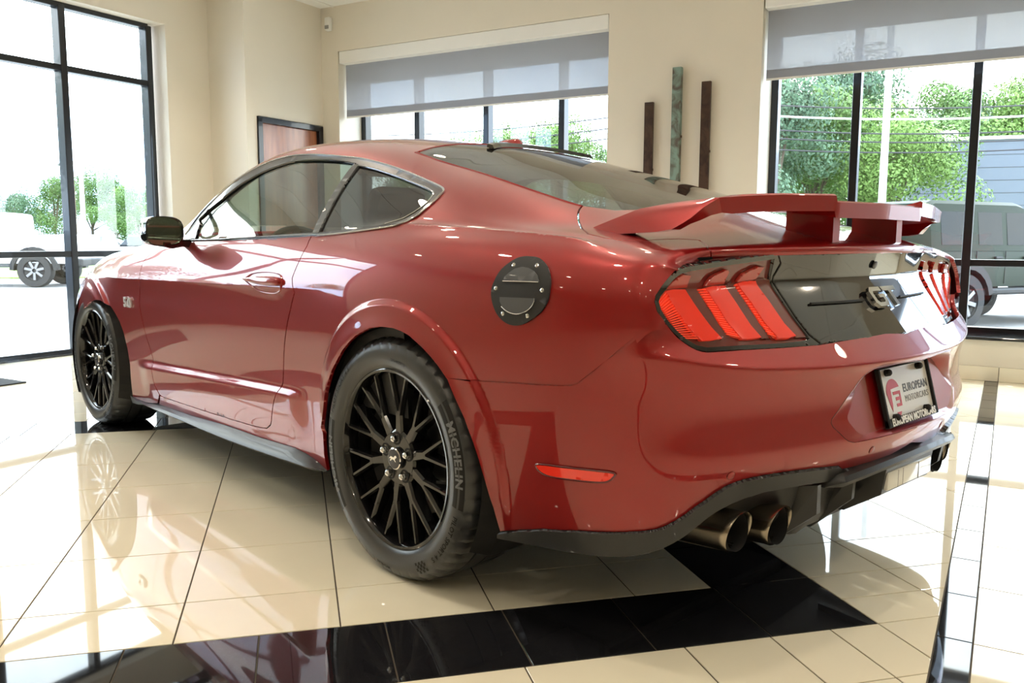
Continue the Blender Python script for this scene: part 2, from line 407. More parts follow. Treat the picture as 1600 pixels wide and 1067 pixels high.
def net_B():
    net = []
    for k in range(-3, 14):
        col = []; kk = max(k, 0); zc = ZCR[kk]; zt = .738
        for z in ZB+[zc-.012, zc, zc+.01, zt-.02, zt, zt+.03, zt+.07]:
            if k < 0:
                x = (0., .2, .4)[k+3]; hw = side_hw(x); col.append((x, -float(np.interp(z, ZL, hw)), z)); continue
            a = TAIL_L[k]; b = TAIL_U[k] if k < 7 else a
            w = float(sstep((z-.62)/.14))*(1 if k < 4 else max(0, (7-k)/7))
            x = a[0]*(1-w)+b[0]*w; h = a[1]*(1-w)+b[1]*w
            t = tuck(z); x -= t*min(1, k/4)*.9; h -= t*max(0, 1-k/10)
            if z > zc: x -= min(1.3, (z-zc)/(zt-zc))*LEDGE[k]
            if k >= 3:
                f = min(1, (k-2)/4); x += f*float(np.interp(z, [.35, .41, .45, .485, .52, .56, .60, .64, zc], [-.035, -.02, -.006, .0, -.012, -.022, -.022, -.014, 0]))
            col.append((x, -h if k < 13 else 0., z))
        net.append(col)
    return net
RW, FW = (0., .345), (-2.72, .338)
def disp(p):
    p = p.copy(); x, y, z = p[..., 0], p[..., 1], p[..., 2]
    side = sstep((-y-.70)/.10)*(z < .96)
    d = 0*x
    # wheel-arch flares: raised band with a crisp outer edge
    for (xw, zw), r0, h in ((RW, .368, .013), (FW, .362, .015)):
        r = np.sqrt((x-xw)**2+(z-zw)**2)
        ang = np.arctan2(z-zw, x-xw)
        wd = .082+.018*np.clip(np.cos(ang), -1, 1)*(1 if xw == 0 else 0)
        band = 1-sstep((r-(r0+wd-.016))/.022)
        fade = sstep((z-.2)/.14)
        d = d+h*band*fade
        d = d+.006*np.exp(-((r-r0)/.03)**2)*fade*(r > r0-.2)
    # shoulder crease: crisp line along fender, door and into the quarter
    zc = .776+.0155*(x+2.3)
    fd = sstep((x+2.45)/.25)*(1-sstep((x+.75)/.45))
    t = z-zc
    d = d+fd*(.010*np.where(t < 0, np.exp(t/.030), np.exp(-t/.10))-.003*np.exp(-((t+.07)/.05)**2))
    # concave flank above the sill feature
    fl = sstep((x+2.25)/.2)*(1-sstep((x+.72)/.35))
    # sill feature: ledge that swells out below a rising line
    zr = .395+.055*(x+2.0)/1.4
    e0 = sstep((x+2.12)/.16)*(1-sstep((x+.66)/.16))
    d = d+.015*e0*(1-sstep((z-zr+.022)/.040))*(1-.75*sstep((zr-.06-z)/.12))
    p[..., 1] = y-d*side
    # crease running off the quarter window along the shoulder to the boot
    yc = -.845+.012*np.clip(x, -.5, .6)
    fz = sstep((x+.42)/.30)*(1-sstep((x-.56)/.16))*(y < -.6)*(z > .9)*(z < 1.06)
    p[..., 2] = p[..., 2]+fz*(.008*np.exp(-np.abs(y-yc)/.016)-.004*np.exp(-((y-yc-.035)/.02)**2))
    return p
A = Surf(net_A(), disp, sym=True); A.build_bvh(6, 5)
B = Surf(net_B(), disp, sym=False); B.build_bvh(5, 4)

# tail panel: recessed, kinked, swept round in plan
class Fn(Surf): pass
TY = np.linspace(-.92, 0, 24); TZ = np.linspace(.705, .945, 25); ZKINK = .862
def t_x(y, z):
    a = abs(y); k = float(np.interp(a, [0, .2, .41, .6, .75, .85, .92], [.908, .898, .866, .846, .833, .824, .816]))
    g = float(np.interp(a, [0, .41, .6, .72, .85, .92], [.78, .74, .52, .28, .02, 0]))
    return k+(ZKINK-z)*g if z < ZKINK else k+(z-ZKINK)*.3
T = Surf([[(t_x(y, z), y, z) for z in TZ] for y in TY]); T.build_bvh(3, 3)
def t_at(y, z, off=0.):
    u = (y+.92)/.92*23; v = (z-.705)/.24*24
    p = T.ev(np.array([u]), np.array([v]))[0]; n = T.nrm(np.array([u]), np.array([v]))[0]
    return p+n*off, n

def feature_points(S):
    """extra mesh points along flares, shoulder crease and sill ledge"""
    q = []
    for (xw, zw), r0 in ((RW, .368), (FW, .362)):
        for a in np.linspace(radians(-28), radians(208), 190):
            wd = .082+(.018*cos(a) if xw == 0 else 0)
            for dr in (-.021, -.0165, -.012, -.007, -.002, .002, .006, .011): q.append((xw+(r0+wd+dr)*cos(a), zw+(r0+wd+dr)*sin(a)))
    if S is A:
        for x in np.linspace(-2.45, -.35, 110):
            for dz in (-.022, -.012, -.005, -.0012, .0012, .006, .014): q.append((x, .776+.0155*(x+2.3)+dz))
        for x in np.linspace(-2.14, -.5, 90):
            zr = .395+.055*(x+2.0)/1.4
            for dz in (-.06, -.045, -.032, -.022, -.013, -.006, .001, .008, .014, .02): q.append((x, zr+dz))
    out = S.xz(*[(x, z) for x, z in q if .2 < z < .9])
    if S is A:
        out += S.xy(*[(x, -.845+.012*x+dy) for x in np.linspace(-.42, .66, 70) for dy in (-.03, -.016, -.008, -.003, 0, .003, .008, .016, .025, .035, .05)])
    return np.array(out)
FEAT_A = feature_points(A); FEAT_B = feature_points(B)

# ------------------------------------------------------------------ car materials
def car_paint():
    m, nt, b = nodes_of('paint')
    sset(b, Base_Color=(.2, .004, .005, 1), Metallic=.45, Roughness=.38, Coat_Weight=1.0, Coat_Roughness=.005, Coat_IOR=1.5, Specular_IOR_Level=.5)
    tc = nt.nodes.new('ShaderNodeTexCoord'); nz = nt.nodes.new('ShaderNodeTexNoise'); nz.inputs['Scale'].default_value = 900; nz.inputs['Detail'].default_value = 1
    mx = nt.nodes.new('ShaderNodeMix'); mx.data_type = 'RGBA'; mx.inputs[6].default_value = (.275, .0014, .002, 1); mx.inputs[7].default_value = (.33, .002, .0028, 1)
    nt.links.new(tc.outputs['Object'], nz.inputs['Vector']); nt.links.new(nz.outputs['Fac'], mx.inputs[0]); nt.links.new(mx.outputs[2], b.inputs['Base Color'])
    return m
car_paint()
plain('paint_dark', (.10, .002, .004), .3, .4, 1.0)
plain('gloss_black', (.006, .006, .007), .06, 0, 1.0)
plain('satin_black', (.022, .023, .025), .42, 0, .15, bump=.15, nscale=600)
plain('matte_black', (.012, .012, .012), .75)
plain('trim_grey', (.07, .07, .075), .32, .7, .3)
plain('chrome', (.85, .86, .88), .06, 1.0)
plain('bright_trim', (.62, .63, .65), .16, 1.0)
plain('rubber', (.04, .042, .045), .30, spec=.8, bump=.2, nscale=300)
plain('rubber_print', (.17, .175, .185), .5)
plain('rubber_dark', (.006, .006, .006), .6)
plain('wheel_black', (.007, .007, .008), .10, 0, .5)
plain('wheel_barrel', (.05, .046, .04), .3, .7)
plain('steel', (.35, .34, .33), .35, 1.0)
plain('disc_steel', (.12, .12, .12), .4, 1.0)
plain('exhaust_metal', (.40, .35, .28), .22, 1.0)
plain('lamp_red', (.75, .025, .012), .14, 0, .9, emit=(1., .05, .02), es=.22)
plain('lamp_rib', (.95, .06, .025), .15, 0, .8, emit=(1., .08, .03), es=.35)
plain('lamp_top', (.42, .022, .014), .12, 0, 1.0, emit=(1., .04, .02), es=.04)
plain('lamp_dark', (.19, .012, .010), .08, 0, 1.0)
plain('lamp_smoke', (.15, .030, .026), .08, 0, 1.0)
plain('plate_white', (.72, .72, .70), .3)
plain('print_grey', (.10, .10, .11), .5); plain('print_grey_light', (.22, .22, .23), .5); plain('print_red', (.55, .07, .10), .5); plain('print_white', (.85, .85, .85), .5)
plain('reverse_lens', (.80, .80, .76), .12, 0, .8)
plain('seat', (.016, .016, .017), .6, bump=.3, nscale=200); plain('headliner', (.30, .29, .27), .9); plain('dash', (.02, .02, .021), .55)
plain('mirror_glass', (.35, .42, .36), .02, 1.0)
plain('badge_silver', (.78, .79, .81), .38, .6)
plain('silver_satin', (.45, .46, .48), .3, 1.0)
plain('door_trim_fuel', (.10, .105, .115), .38, .2, .2)
thin_glass('side_glass', (.48, .58, .54)); thin_glass('dark_glass', (.10, .105, .11)); thin_glass('rear_glass', (.30, .33, .32)); thin_glass('front_glass', (.62, .70, .66))

# ------------------------------------------------------------------ the car
car = empty('sports_car')
tag(car, 'glossy dark red two-door coupe with black wheels and rear wing, parked on the tiles', 'car')
NV = A.nv-1.; NU = A.nu-1.; VR = 15.5; UL = 24.9
def keepA(P): return (P[:, 1] > VR-.02)
_inset = inset
def panelA(name, outl, mat='paint', holes=(), keep=None, **k):
    """panel on the main shell whose points on the centre line or the roof seam are not pulled in"""
    global inset
    def ins(poly, surf, d):
        q = _inset(poly, surf, d); P = np.asarray(poly); m = P[:, 1] > NV-.002
        if keep is not None: m |= keep(P)
        q[m] = P[m]; return q
    inset = ins
    k.setdefault('step', (.085, .13)); k.setdefault('extra', FEAT_A); k.setdefault('gap', .0024); k.setdefault('est', .07)
    r = panel(name, A, outl, mat, car, holes, **k); inset = _inset
    return r
DOOR_REAR = [(487, 368), (480, 384), (468, 407), (456.6, 434.4), (457, 444.7), (460.3, 457), (452, 490.6), (444.4, 539.4), (443, 577), (442, 598), (428, 626), (424, 658), (422.5, 664), (417, 669)]
DOOR_LOW = [(409, 668.5), (398, 666), (360, 655), (310, 639), (256, 621)]
DOOR_FRONT = [(249.7, 617), (241, 600), (238.8, 558.8), (229.4, 528.8), (222, 498.8), (217.8, 472.5), (217.8, 434)]
DLO_OUT = [(294.5, 376.4), (290, 366), (308, 342), (326, 321.3), (344, 303.5), (362, 287.5), (382, 274), (402.5, 262.8), (419, 255), (436, 249), (453, 245), (470, 243), (492, 242.4), (515, 243.6), (537, 245.6), (561, 248), (586, 253.4), (610, 260.3), (629, 267), (647.5, 274.4), (675.6, 286.6), (690.6, 294), (694, 298.8), (690.6, 303.4), (675.6, 318.4), (656.9, 334.4), (642, 343.8), (625, 351.3), (591, 357.8), (535, 365.3), (497.5, 368.2)]
BELT = [(425, 370.3), (357.5, 374)]
ARCH_R = [(512, 736), (507, 711), (504.5, 678), (504.5, 645), (508.7, 612), (519, 579), (535.5, 548), (546, 535.5), (556, 525.4), (576.7, 513.8), (593, 511.3), (613.8, 513.8), (627, 519), (638.6, 525.4), (659, 544), (672, 558), (684, 573), (697, 592)]
ARCH_B = [(704.5, 608), (725, 653), (738, 690), (750, 727.4), (770.5, 793.4), (781, 830.5)]
JOINT = [(735, 595), (800, 597.5), (890, 602), (905, 598), (935, 575), (970, 546), (1005, 516), (1018, 508.5), (1042, 506)]
LAMP_SIDE = [(1036, 496), (1028, 486), (1024, 471), (1026, 462), (1035, 448), (1049, 431), (1061, 422), (1077, 417.6), (1092, 414.5), (1108.5, 412.4)]
DECK_GAP = [(1111, 400), (1105, 388), (1092, 375)]
DECK_SIDE = [(1060, 373), (1034, 374), (1000, 376), (971, 376), (945, 372), (919, 366), (910, 358), (906, 350), (903.5, 340), (904, 330), (910, 321.5)]
GLASS_L = [(887.5, 316), (842.5, 301), (784, 281), (730, 264), (685, 250.6), (649, 238.3)]
SKIRT_TOP = [(248, 632), (300, 650), (360, 667), (400, 682), (440, 694), (460, 700), (480, 710)]
uv = lambda *p: A.px(*p)
joinF = A.xz((-1.95, .86), (-1.86, .930))
door = uv(*DOOR_REAR)+uv(*DOOR_LOW)+uv(*DOOR_FRONT)+joinF+A.xz((-1.72, .948))+uv((294.5, 376.4), *BELT[::-1])
doors = panelA('door', door)
# header points
hdrR = [A.xy((-.45, -.50))[0]]; hdrR = [np.array([hdrR[0][0], VR])]
hdr_c = A.xy((-.50, -.25), (-.518, -.001)); ws_c = A.xy((-1.40, -.25), (-1.42, -.001)); ws_e = A.xy((-1.335, -.52))
ws_e = [np.array([ws_e[0][0], VR])]
ws_side = A.xy((-1.50, -.615), (-1.66, -.665), (-1.80, -.70))
cowl = A.xy((-1.90, -.73))
side = (uv(*DOOR_REAR)+uv(*DOOR_LOW)+uv((250, 618))+uv(*SKIRT_TOP)+uv(*ARCH_R)+uv(*JOINT)+uv(*LAMP_SIDE)+uv(*DECK_GAP)+uv(*DECK_SIDE)+uv(*GLASS_L)
        + hdrR+ws_e+ws_side+cowl+A.xz((-1.86, .945), (-1.72, .948))+uv(*DLO_OUT))
bside = panelA('body_side', side, keep=keepA)
roof = [hdrR[0], np.array([hdr_c[0][0], 17.3]), np.array([hdr_c[1][0], NV]), np.array([ws_c[1][0], NV]), np.array([ws_c[0][0], 17.3]), ws_e[0]]
panelA('roof_panel', roof, keep=keepA, est=.1)
jl = JOINT[:-1]+[(1040, 506)]; jf = uv(*[(x-2, y-7) for x, y in jl])+uv(*[(x+4, y+8) for x, y in jl[::-1]])
panelA('joint_backing', jf, 'paint', off=-.0035, flange=0, gap=0)
# front fender
arch_f = uv((208, 624), (203, 570), (199, 545), (193, 520), (187, 503), (180, 490), (173, 480), (165, 474), (157, 470), (150, 469), (140, 473), (130, 484), (123.5, 499))
arc2 = A.xz(*[(FW[0]+.362*cos(radians(a)), FW[1]+.362*sin(radians(a))) for a in (165, 175, 185, 197)])
fend = (uv((217.8, 434), (217.8, 472.5), (222, 498.8), (229.4, 528.8), (238.8, 558.8), (241, 600), (249, 617), (246, 631), (212, 627))+arch_f+arc2+A.xz((-3.20, .22), (-3.42, .30), (-3.52, .50))
        + A.xy((-3.3, -.58), (-2.9, -.68), (-2.4, -.725), (-2.05, -.745), (-1.90, -.765))+joinF[::-1])
panelA('front_fender', fend)
hood = A.xy((-2.05, -.73), (-2.4, -.71), (-2.9, -.665), (-3.3, -.565), (-3.5, -.40))+[np.array([.35, NV])]+[np.array([A.xy((-2.12, -.001))[0][0], NV])]+A.xy((-2.10, -.3), (-2.02, -.6))
panelA('hood', hood, step=(.12, .16))
nose = A.xz((-3.20, .20), (-3.42, .29), (-3.53, .49))+A.xy((-3.32, -.57), (-3.51, -.39))+[np.array([.3, NV]), np.array([0, NV]), np.array([0., .5])]
panelA('front_bumper', nose, step=(.12, .2))
# glass
wsh = [np.array([ws_c[1][0], NV]), np.array([ws_c[0][0], 17.3]), ws_e[0]]+ws_side+A.xy((-1.88, -.70), (-1.97, -.4))+[np.array([A.xy((-2.03, -.001))[0][0], NV])]
panelA('windshield', wsh, 'front_glass', flange=0, off=-.004, keep=keepA, gap=.002)
gl_low = A.xy((.47, -.55), (.54, -.35), (.575, -.15))
rgl = [np.array([A.xy((.585, -.001))[0][0], NV])]+gl_low[::-1]+uv((910, 321.5), *GLASS_L)+hdrR+[np.array([hdr_c[0][0], 17.3]), np.array([hdr_c[1][0], NV])]
panelA('rear_window', rgl, 'rear_glass', flange=0, off=-.003, gap=.003)
# decklid
lipb = [np.array([UL, v]) for v in np.linspace(14.9, 19, 9)]
deck = gl_low+[np.array([A.xy((.585, -.001))[0][0], NV])]+lipb[::-1]+uv((1109.5, 411.5), *DECK_GAP)+uv(*DECK_SIDE)
deck = [np.array([A.xy((.585, -.001))[0][0], NV])]+gl_low[::-1]+uv(*DECK_SIDE[::-1])+uv(*DECK_GAP[::-1])+uv((1109.5, 411.5))+lipb
panelA('decklid', deck)
# daylight opening: trim ring, glass, pillar
GL_DOOR = [(303.5, 374.6), (312.5, 341.5), (327, 328), (344, 314.5), (360, 301.5), (375.5, 289.8), (392, 279.5), (409, 270.6), (428, 262.5), (447.5, 256), (464, 252.5), (481, 250.8), (498, 250.2), (515, 250.4), (537, 252.8), (556, 256.5), (490, 363.5), (425, 368), (344, 372.6)]
GL_QTR = [(561, 259.4), (576, 262.2), (591, 266), (610, 272.3), (628.8, 279), (648, 286.5), (666, 294), (675.6, 299.7), (677.5, 303), (676.6, 306.3), (668, 317.5), (658, 325.5), (647.5, 332.5), (638, 338), (628.8, 342.8), (602.5, 351.3), (561, 357.8), (498.5, 363.2)]
dlo = uv(*DLO_OUT); gd = uv(*GL_DOOR); gq = uv(*GL_QTR)
panelA('window_trim', dlo, 'trim_grey', holes=[gd, gq], off=.002, gap=0, flange=.01, step=(.2, .2))
panelA('door_window', gd, 'side_glass', off=-.004, flange=0, gap=-.002, step=(.2, .25))
panelA('quarter_window', gq, 'dark_glass', off=-.003, flange=0, gap=-.002, step=(.2, .25))
bp = uv((554.5, 256.5), (561.5, 258.5), (499, 364.5), (489, 366))
panelA('center_pillar_cover', bp, 'gloss_black', off=.004, gap=0, step=(.2, .2))
def strip(name, surf, pts, r, mat, off=0., closed=False, parent=None, mirror=True, n=6):
    q = np.array(crom(surf.px(*pts) if len(pts[0]) == 2 and not isinstance(pts[0], np.ndarray) else pts, 3, closed)); P = surf.ev(q[:, 0], q[:, 1])+surf.nrm(q[:, 0], q[:, 1])*off
    for s in ((1, -1) if mirror else (1,)):
        Q = P.copy(); Q[:, 1] *= s; MB().tube([tuple(p) for p in Q], r, n, closed=closed).obj(name, mat, parent or car, True)
strip('window_molding', A, DLO_OUT[1:25], .0035, 'bright_trim', .003)
strip('window_molding', A, DLO_OUT[23:]+[(487, 368)]+BELT+[(297, 376)], .003, 'bright_trim', .003)
strip('window_seal', A, GL_DOOR[1:16], .004, 'gloss_black', .001)
strip('window_seal', A, GL_QTR[:16], .003, 'bright_trim', .0025)
strip('rear_window_seal', A, [(910, 322.5)]+GLASS_L, .0045, 'paint', -.001)
# mirror sail
panelA('mirror_sail', uv((297, 375.5), (300, 365), (311, 343.5), (313.5, 349), (305, 374)), 'gloss_black', off=.004, gap=0, step=(.2, .2))

# inner shell: headliner and dark door cards seen through the glass
inner = [(0, .3), (NU-4, .3), (NU-4, 10.8), (.0, 10.8)]
up_in = [(5.2, 10.6), (NU-4.2, 10.6), (NU-4.2, NV), (5.2, NV)]
wh = [densify(np.array(h), .2) for h in (gd, gq)]
panelA('cabin_lining', [np.array([6.9, 4.]), np.array([17.2, 4.]), np.array([17.2, 10.9]), np.array([6.9, 10.9])], 'dash', off=-.05, flange=0, gap=0, step=(.3, .4))
hl = [A.xy((-.47, -.49))[0], np.array([hdr_c[1][0], NV]), np.array([ws_c[1][0], NV]), ws_e[0], *ws_side, *uv((292, 370))]+uv(*DLO_OUT[1:24])+uv(*[(675, 300)])+uv((700, 262), (649, 240))
panelA('headliner', hl, 'headliner', off=-.03, flange=0, gap=0, step=(.25, .3))
panelA('pillar_lining', uv((697, 297), (660, 245), (730, 266), (842, 303), (900, 322), (880, 350), (700, 352), (640, 350), (678, 318)), 'headliner', off=-.035, flange=0, gap=0, step=(.3, .3))

# ---- rear bumper, trims, diffuser
BU = B.nu-1.; BV = B.nv-1.
ub = lambda *p: B.px(*p)
CTOP = [(1042, 506.5), (1052.5, 520), (1060, 528), (1070, 535.5), (1078, 541), (1087.5, 546), (1096, 548.8), (1105, 550), (1157.5, 546.5), (1227.5, 542.6), (1280, 538.6), (1330, 530), (1382.5, 520.8), (1430, 511)]
BLOW = [(1438, 697), (1377, 718), (1315.6, 733.5), (1309.5, 728), (1270, 732), (1224, 738), (1190, 743.5), (1162.5, 749), (1145, 755), (1132, 761), (1115, 772), (1101, 782.5), (1085, 793), (1070.6, 804), (1055, 814), (1040, 822), (1025, 827), (1008, 829.5), (985, 831), (945, 831.5), (900, 829), (850, 826.5), (812, 828)]
RECL = [(1385, 569.5), (1374, 572), (1363, 577.5), (1350, 587), (1333, 609), (1312, 639), (1300, 655), (1299, 661), (1302, 667), (1320.6, 685), (1327, 689.5), (1335, 691), (1370, 684), (1410, 673.5)]
rtop = B.yz((-.0005, .652))[0]; rtop = np.array([BU, rtop[1]])
rlow = ub(RECL[-1])[0]; rlow = np.array([BU, rlow[1]])
rec = ub(*RECL)
topc = np.array([BU, ub(CTOP[-1])[0][1]]); lowc = np.array([BU, ub(BLOW[0])[0][1]])
bump = ub((697, 590), *JOINT)+ub(*CTOP[1:])+[topc, rtop]+rec+[rlow, lowc]+ub(*BLOW)+ub(*ARCH_B[::-1])
def keepB(P): return P[:, 0] > BU-.005
def panelB(name, outl, mat='paint', holes=(), **k):
    global inset
    def ins(poly, surf, d):
        q = _inset(poly, surf, d); P = np.asarray(poly); m = keepB(P); q[m] = P[m]; return q
    inset = ins
    k.setdefault('step', (.075, .14)); k.setdefault('extra', FEAT_B); k.setdefault('gap', .0015); k.setdefault('est', .06)
    r = panel(name, B, outl, mat, car, holes, **k); inset = _inset
    return r
panelB('rear_bumper', bump)
# plate pocket: walls falling in to a flat floor
PL_C = Vector((1.0255, 0, .5615)); PL_T = .2588; PL_N = Vector((cos(PL_T), 0, sin(PL_T))); PL_U = Vector((-sin(PL_T), 0, cos(PL_T)))
ring = np.array([rtop]+list(densify(np.array(rec), .1, False))+[rlow]); R3 = B.ev(ring[:, 0], ring[:, 1])
R3 = np.concatenate([R3, (R3*np.array([1, -1, 1]))[::-1][1:-1]])
cenr = np.array([0, 0, .565]); secs = []
for sc, dp in ((1.0, 0.), (.985, .006), (.90, .75), (.86, 1.0)):
    q = []
    for p in R3:
        yz = cenr[1:]+(p[1:]-cenr[1:])*sc; fx = PL_C.x-.008-(yz[1]-PL_C.z)*math.tan(PL_T)
        q.append((p[0]*(1-dp)+fx*dp, yz[0], yz[1]))
    secs.append(q)
MB().loft(secs, True, False).add(secs[-1], [tuple(range(len(R3)))]).obj('plate_pocket', 'paint', car, True, 50)
# plate, frame, print
def plate_pt(a, b, d): return PL_C+Vector((0, 1, 0))*a+PL_U*b+PL_N*d
PM = Matrix(((0, PL_U.x, PL_N.x, PL_C.x), (1, PL_U.y, PL_N.y, PL_C.y), (0, PL_U.z, PL_N.z, PL_C.z), (0, 0, 0, 1)))
plate = MB().box((-.150, -.068, 0), (.150, .0735, .004), PM).obj('license_plate', 'plate_white', car)
plate['label'] = 'white dealer plate with red pin logo and grey lettering'
fr = MB()
for a, b in (((-.158, -.0755, 0), (-.1475, .0755, .012)), ((.1475, -.0755, 0), (.158, .0755, .012)), ((-.158, .0725, 0), (.158, .0765, .010)), ((-.158, -.0765, 0), (.158, -.0545, .012))): fr.bbox(a, b, .002, PM)
fr.obj('plate_frame', 'matte_black', plate)
for a, b in ((-.105, .062), (.09, .062), (-.105, -.054), (.09, -.054)):
    MB().bbox((a-.012, b-.006, .004), (a+.012, b+.006, .012), .003, PM).lathe([(.009, .004), (.009, .016), (.006, .020), (0.0001, .021)], 12, PM @ Matrix.Translation((a, b, 0))).obj('plate_bolt', 'matte_black', plate, True)
def text_geo(body, size, align='CENTER', bold=0.0, spacing=1.0, res=3):
    cu = bpy.data.curves.new('t', 'FONT'); cu.body = body; cu.size = size; cu.align_x = align; cu.align_y = 'CENTER'; cu.offset = bold; cu.resolution_u = res; cu.space_character = spacing
    ob = bpy.data.objects.new('t', cu); COL.objects.link(ob); dg = bpy.context.evaluated_depsgraph_get(); me = ob.evaluated_get(dg).to_mesh()
    V = [v.co.copy() for v in me.vertices]; Fc = [tuple(p.vertices) for p in me.polygons]
    ob.evaluated_get(dg).to_mesh_clear(); bpy.data.objects.remove(ob); bpy.data.curves.remove(cu)
    return V, Fc
def solid(V, Fc, t):
    """flat xy mesh -> slab of thickness t (front at z=t)"""
    n = len(V); VV = [Vector((v.x, v.y, t)) for v in V]+[Vector((v.x, v.y, 0)) for v in V]; FF = [f for f in Fc]
    ed = {}
    for f in Fc:
        for i in range(len(f)): ed[(f[i], f[(i+1) % len(f)])] = 1
    for a, b in ed:
        if (b, a) not in ed: FF.append((a, a+n, b+n, b)[::1] if False else (b, a, a+n, b+n))
    return VV, FF
def text_on(name, body, size, M, mat, parent, sx=1., t=.001, bold=0., spacing=1., align='CENTER'):
    V, Fc = text_geo(body, size, align, bold, spacing); V, Fc = solid([Vector((v.x*sx, v.y, 0)) for v in V], Fc, t)
    return mesh_obj(name, [M @ v for v in V], Fc, mat, parent)
text_on('plate_lettering', 'EUROPEAN', .030, PM @ Matrix.Translation((-.022, .012, .0042)), 'print_grey', plate, 1.0, .0006, .0007, 1.05, 'LEFT')
text_on('plate_lettering', 'MOTORCARS', .024, PM @ Matrix.Translation((-.020, -.016, .0042)), 'print_grey_light', plate, .98, .0006, 0, 1.1, 'LEFT')
text_on('frame_lettering', 'EUROPEAN MOTORCARS', .026, PM @ Matrix.Translation((0, -.0655, .0122)), 'print_white', plate, .93, .0006, .0011, 1.0)
lg = MB()
arcp = [(-.082+.040*cos(radians(a)), .008+.036*sin(radians(a))) for a in range(20, 186, 11)]
lg.prism(arcp+[(-.122, .012), (-.112, -.022), (-.104, -.040), (-.098, -.022), (-.096, .018), (-.06, .020)], 0, .0006, PM @ Matrix.Translation((0, 0, .0042)))
lg.prism([(-.086, .010), (-.042, .010), (-.044, -.030), (-.074, -.030), (-.074, -.022), (-.052, -.022), (-.051, -.014), (-.075, -.014), (-.074, -.005), (-.050, -.005), (-.050, .002), (-.086, .002)], 0, .0006, PM @ Matrix.Translation((0, 0, .0042)))
lg.prism([(-.082, -.044), (-.054, -.044), (-.070, -.062)], 0, .0006, PM @ Matrix.Translation((0, 0, .0042)))
lg.obj('plate_logo', 'print_red', plate)

# lower trim, diffuser
TR_LOW = [(1318, 741), (1300, 748), (1260, 753.5), (1220, 760), (1190, 766), (1160, 775), (1137, 785), (1115, 797), (1085, 820), (1066, 835), (1050, 845), (1032, 854), (1010, 861), (985, 865.5), (960, 866.5), (930, 865), (900, 860.5), (840, 850), (780, 838)]
tr = ub((780, 832), (812, 828.5))+ub(*BLOW[1:][::-1][1:])+ub(*TR_LOW)
panelB('lower_trim', tr, 'satin_black', off=.009, flange=.03, gap=0)
# red reflectors
panelB('rear_reflector', ub((1165, 772), (1200, 760), (1240, 753.5), (1276, 750), (1268, 757), (1230, 764), (1196, 771), (1172, 776)), 'lamp_red', off=-.012, gap=0, step=(.2, .2))
# side markers
panelB('side_marker', ub((838, 727), (846, 725), (880, 729), (925, 734), (960, 738.5), (958, 746), (950, 751.5), (935, 753), (895, 749), (862, 744), (846, 737)), 'lamp_red', off=.004, gap=0, flange=.006, step=(.2, .2))
strip('marker_bezel', B, [(838, 727), (846, 725), (880, 729), (925, 734), (960, 738.5), (958, 746), (950, 751.5), (935, 753), (895, 749), (862, 744), (846, 737)], .0025, 'paint_dark', .003, True)
for c in ((1142, 743), (1362, 703), (925, 690)):
    u0 = ub(c)[0]; p0 = B.ev(u0[:1], u0[1:])[0]; n0 = B.nrm(u0[:1], u0[1:])[0]
    if c[0] == 925: continue
    for s in (1, -1):
        p = Vector((p0[0], p0[1]*s, p0[2])); n = Vector((n0[0], n0[1]*s, n0[2])); M = Matrix.Translation(p) @ n.to_track_quat('Z', 'Y').to_matrix().to_4x4()
        MB().lathe([(.0098, -.003), (.0098, .0012), (.0085, .0016), (.0001, .0018)], 20, M).obj('parking_sensor', 'paint', car, True)
        MB().lathe([(.0098, .0), (.0112, .0), (.0112, .0006), (.0098, .0006)], 20, M, True).obj('sensor_ring', 'paint_dark', car)
# diffuser body: sheet behind the trim, from corner to corner
def bpt(y, z, off=0.):
    u = B.yz((-abs(y)-1e-4, z))[0]; p = B.ev(u[:1], u[1:])[0]; n = B.nrm(u[:1], u[1:])[0]; p = p+n*off
    return (p[0], p[1]*(-1 if y > 0 else 1), p[2])
df = MB(); ys = np.linspace(-.80, .80, 65)
def dprof(y):
    a = abs(y); xo = float(np.interp(a, [0, .36, .5, .7, .8], [1.0, .985, .95, .875, .80]))
    zt = float(np.interp(a, [0, .36, .5, .7, .8], [.43, .425, .41, .375, .35])); zb = float(np.interp(a, [0, .3, .36, .40, .5, .7, .8], [.245, .235, .225, .235, .30, .31, .31]))
    return [(xo, y, zt), (xo-.012, y, zt-.03), (xo-.05, y, zb+.03), (xo-.07, y, zb), (xo-.35, y, zb-.02)]
df.loft([dprof(y) for y in ys], False, False).obj('diffuser', 'satin_black', car, True, 40)
lip = [(-.352, .382), (-.33, .392), (0, .405), (.33, .392), (.352, .382)]
sec = lambda y, z, x, w=1.: [(x-.09, y, z+.022*w), (x, y, z+.012*w), (x+.006, y, z), (x-.004, y, z-.014*w), (x-.09, y, z-.02*w)]
MB().loft([sec(y, z, x, w) for y, z, x, w in ((-.37, .372, 1.0, .4), (-.345, .384, 1.032, 1), (-.25, .392, 1.047, 1), (-.12, .397, 1.055, 1), (0, .398, 1.057, 1), (.12, .397, 1.055, 1), (.25, .392, 1.047, 1), (.345, .384, 1.032, 1), (.37, .372, 1.0, .4))]).obj('diffuser_lip', 'satin_black', car, True, 40)
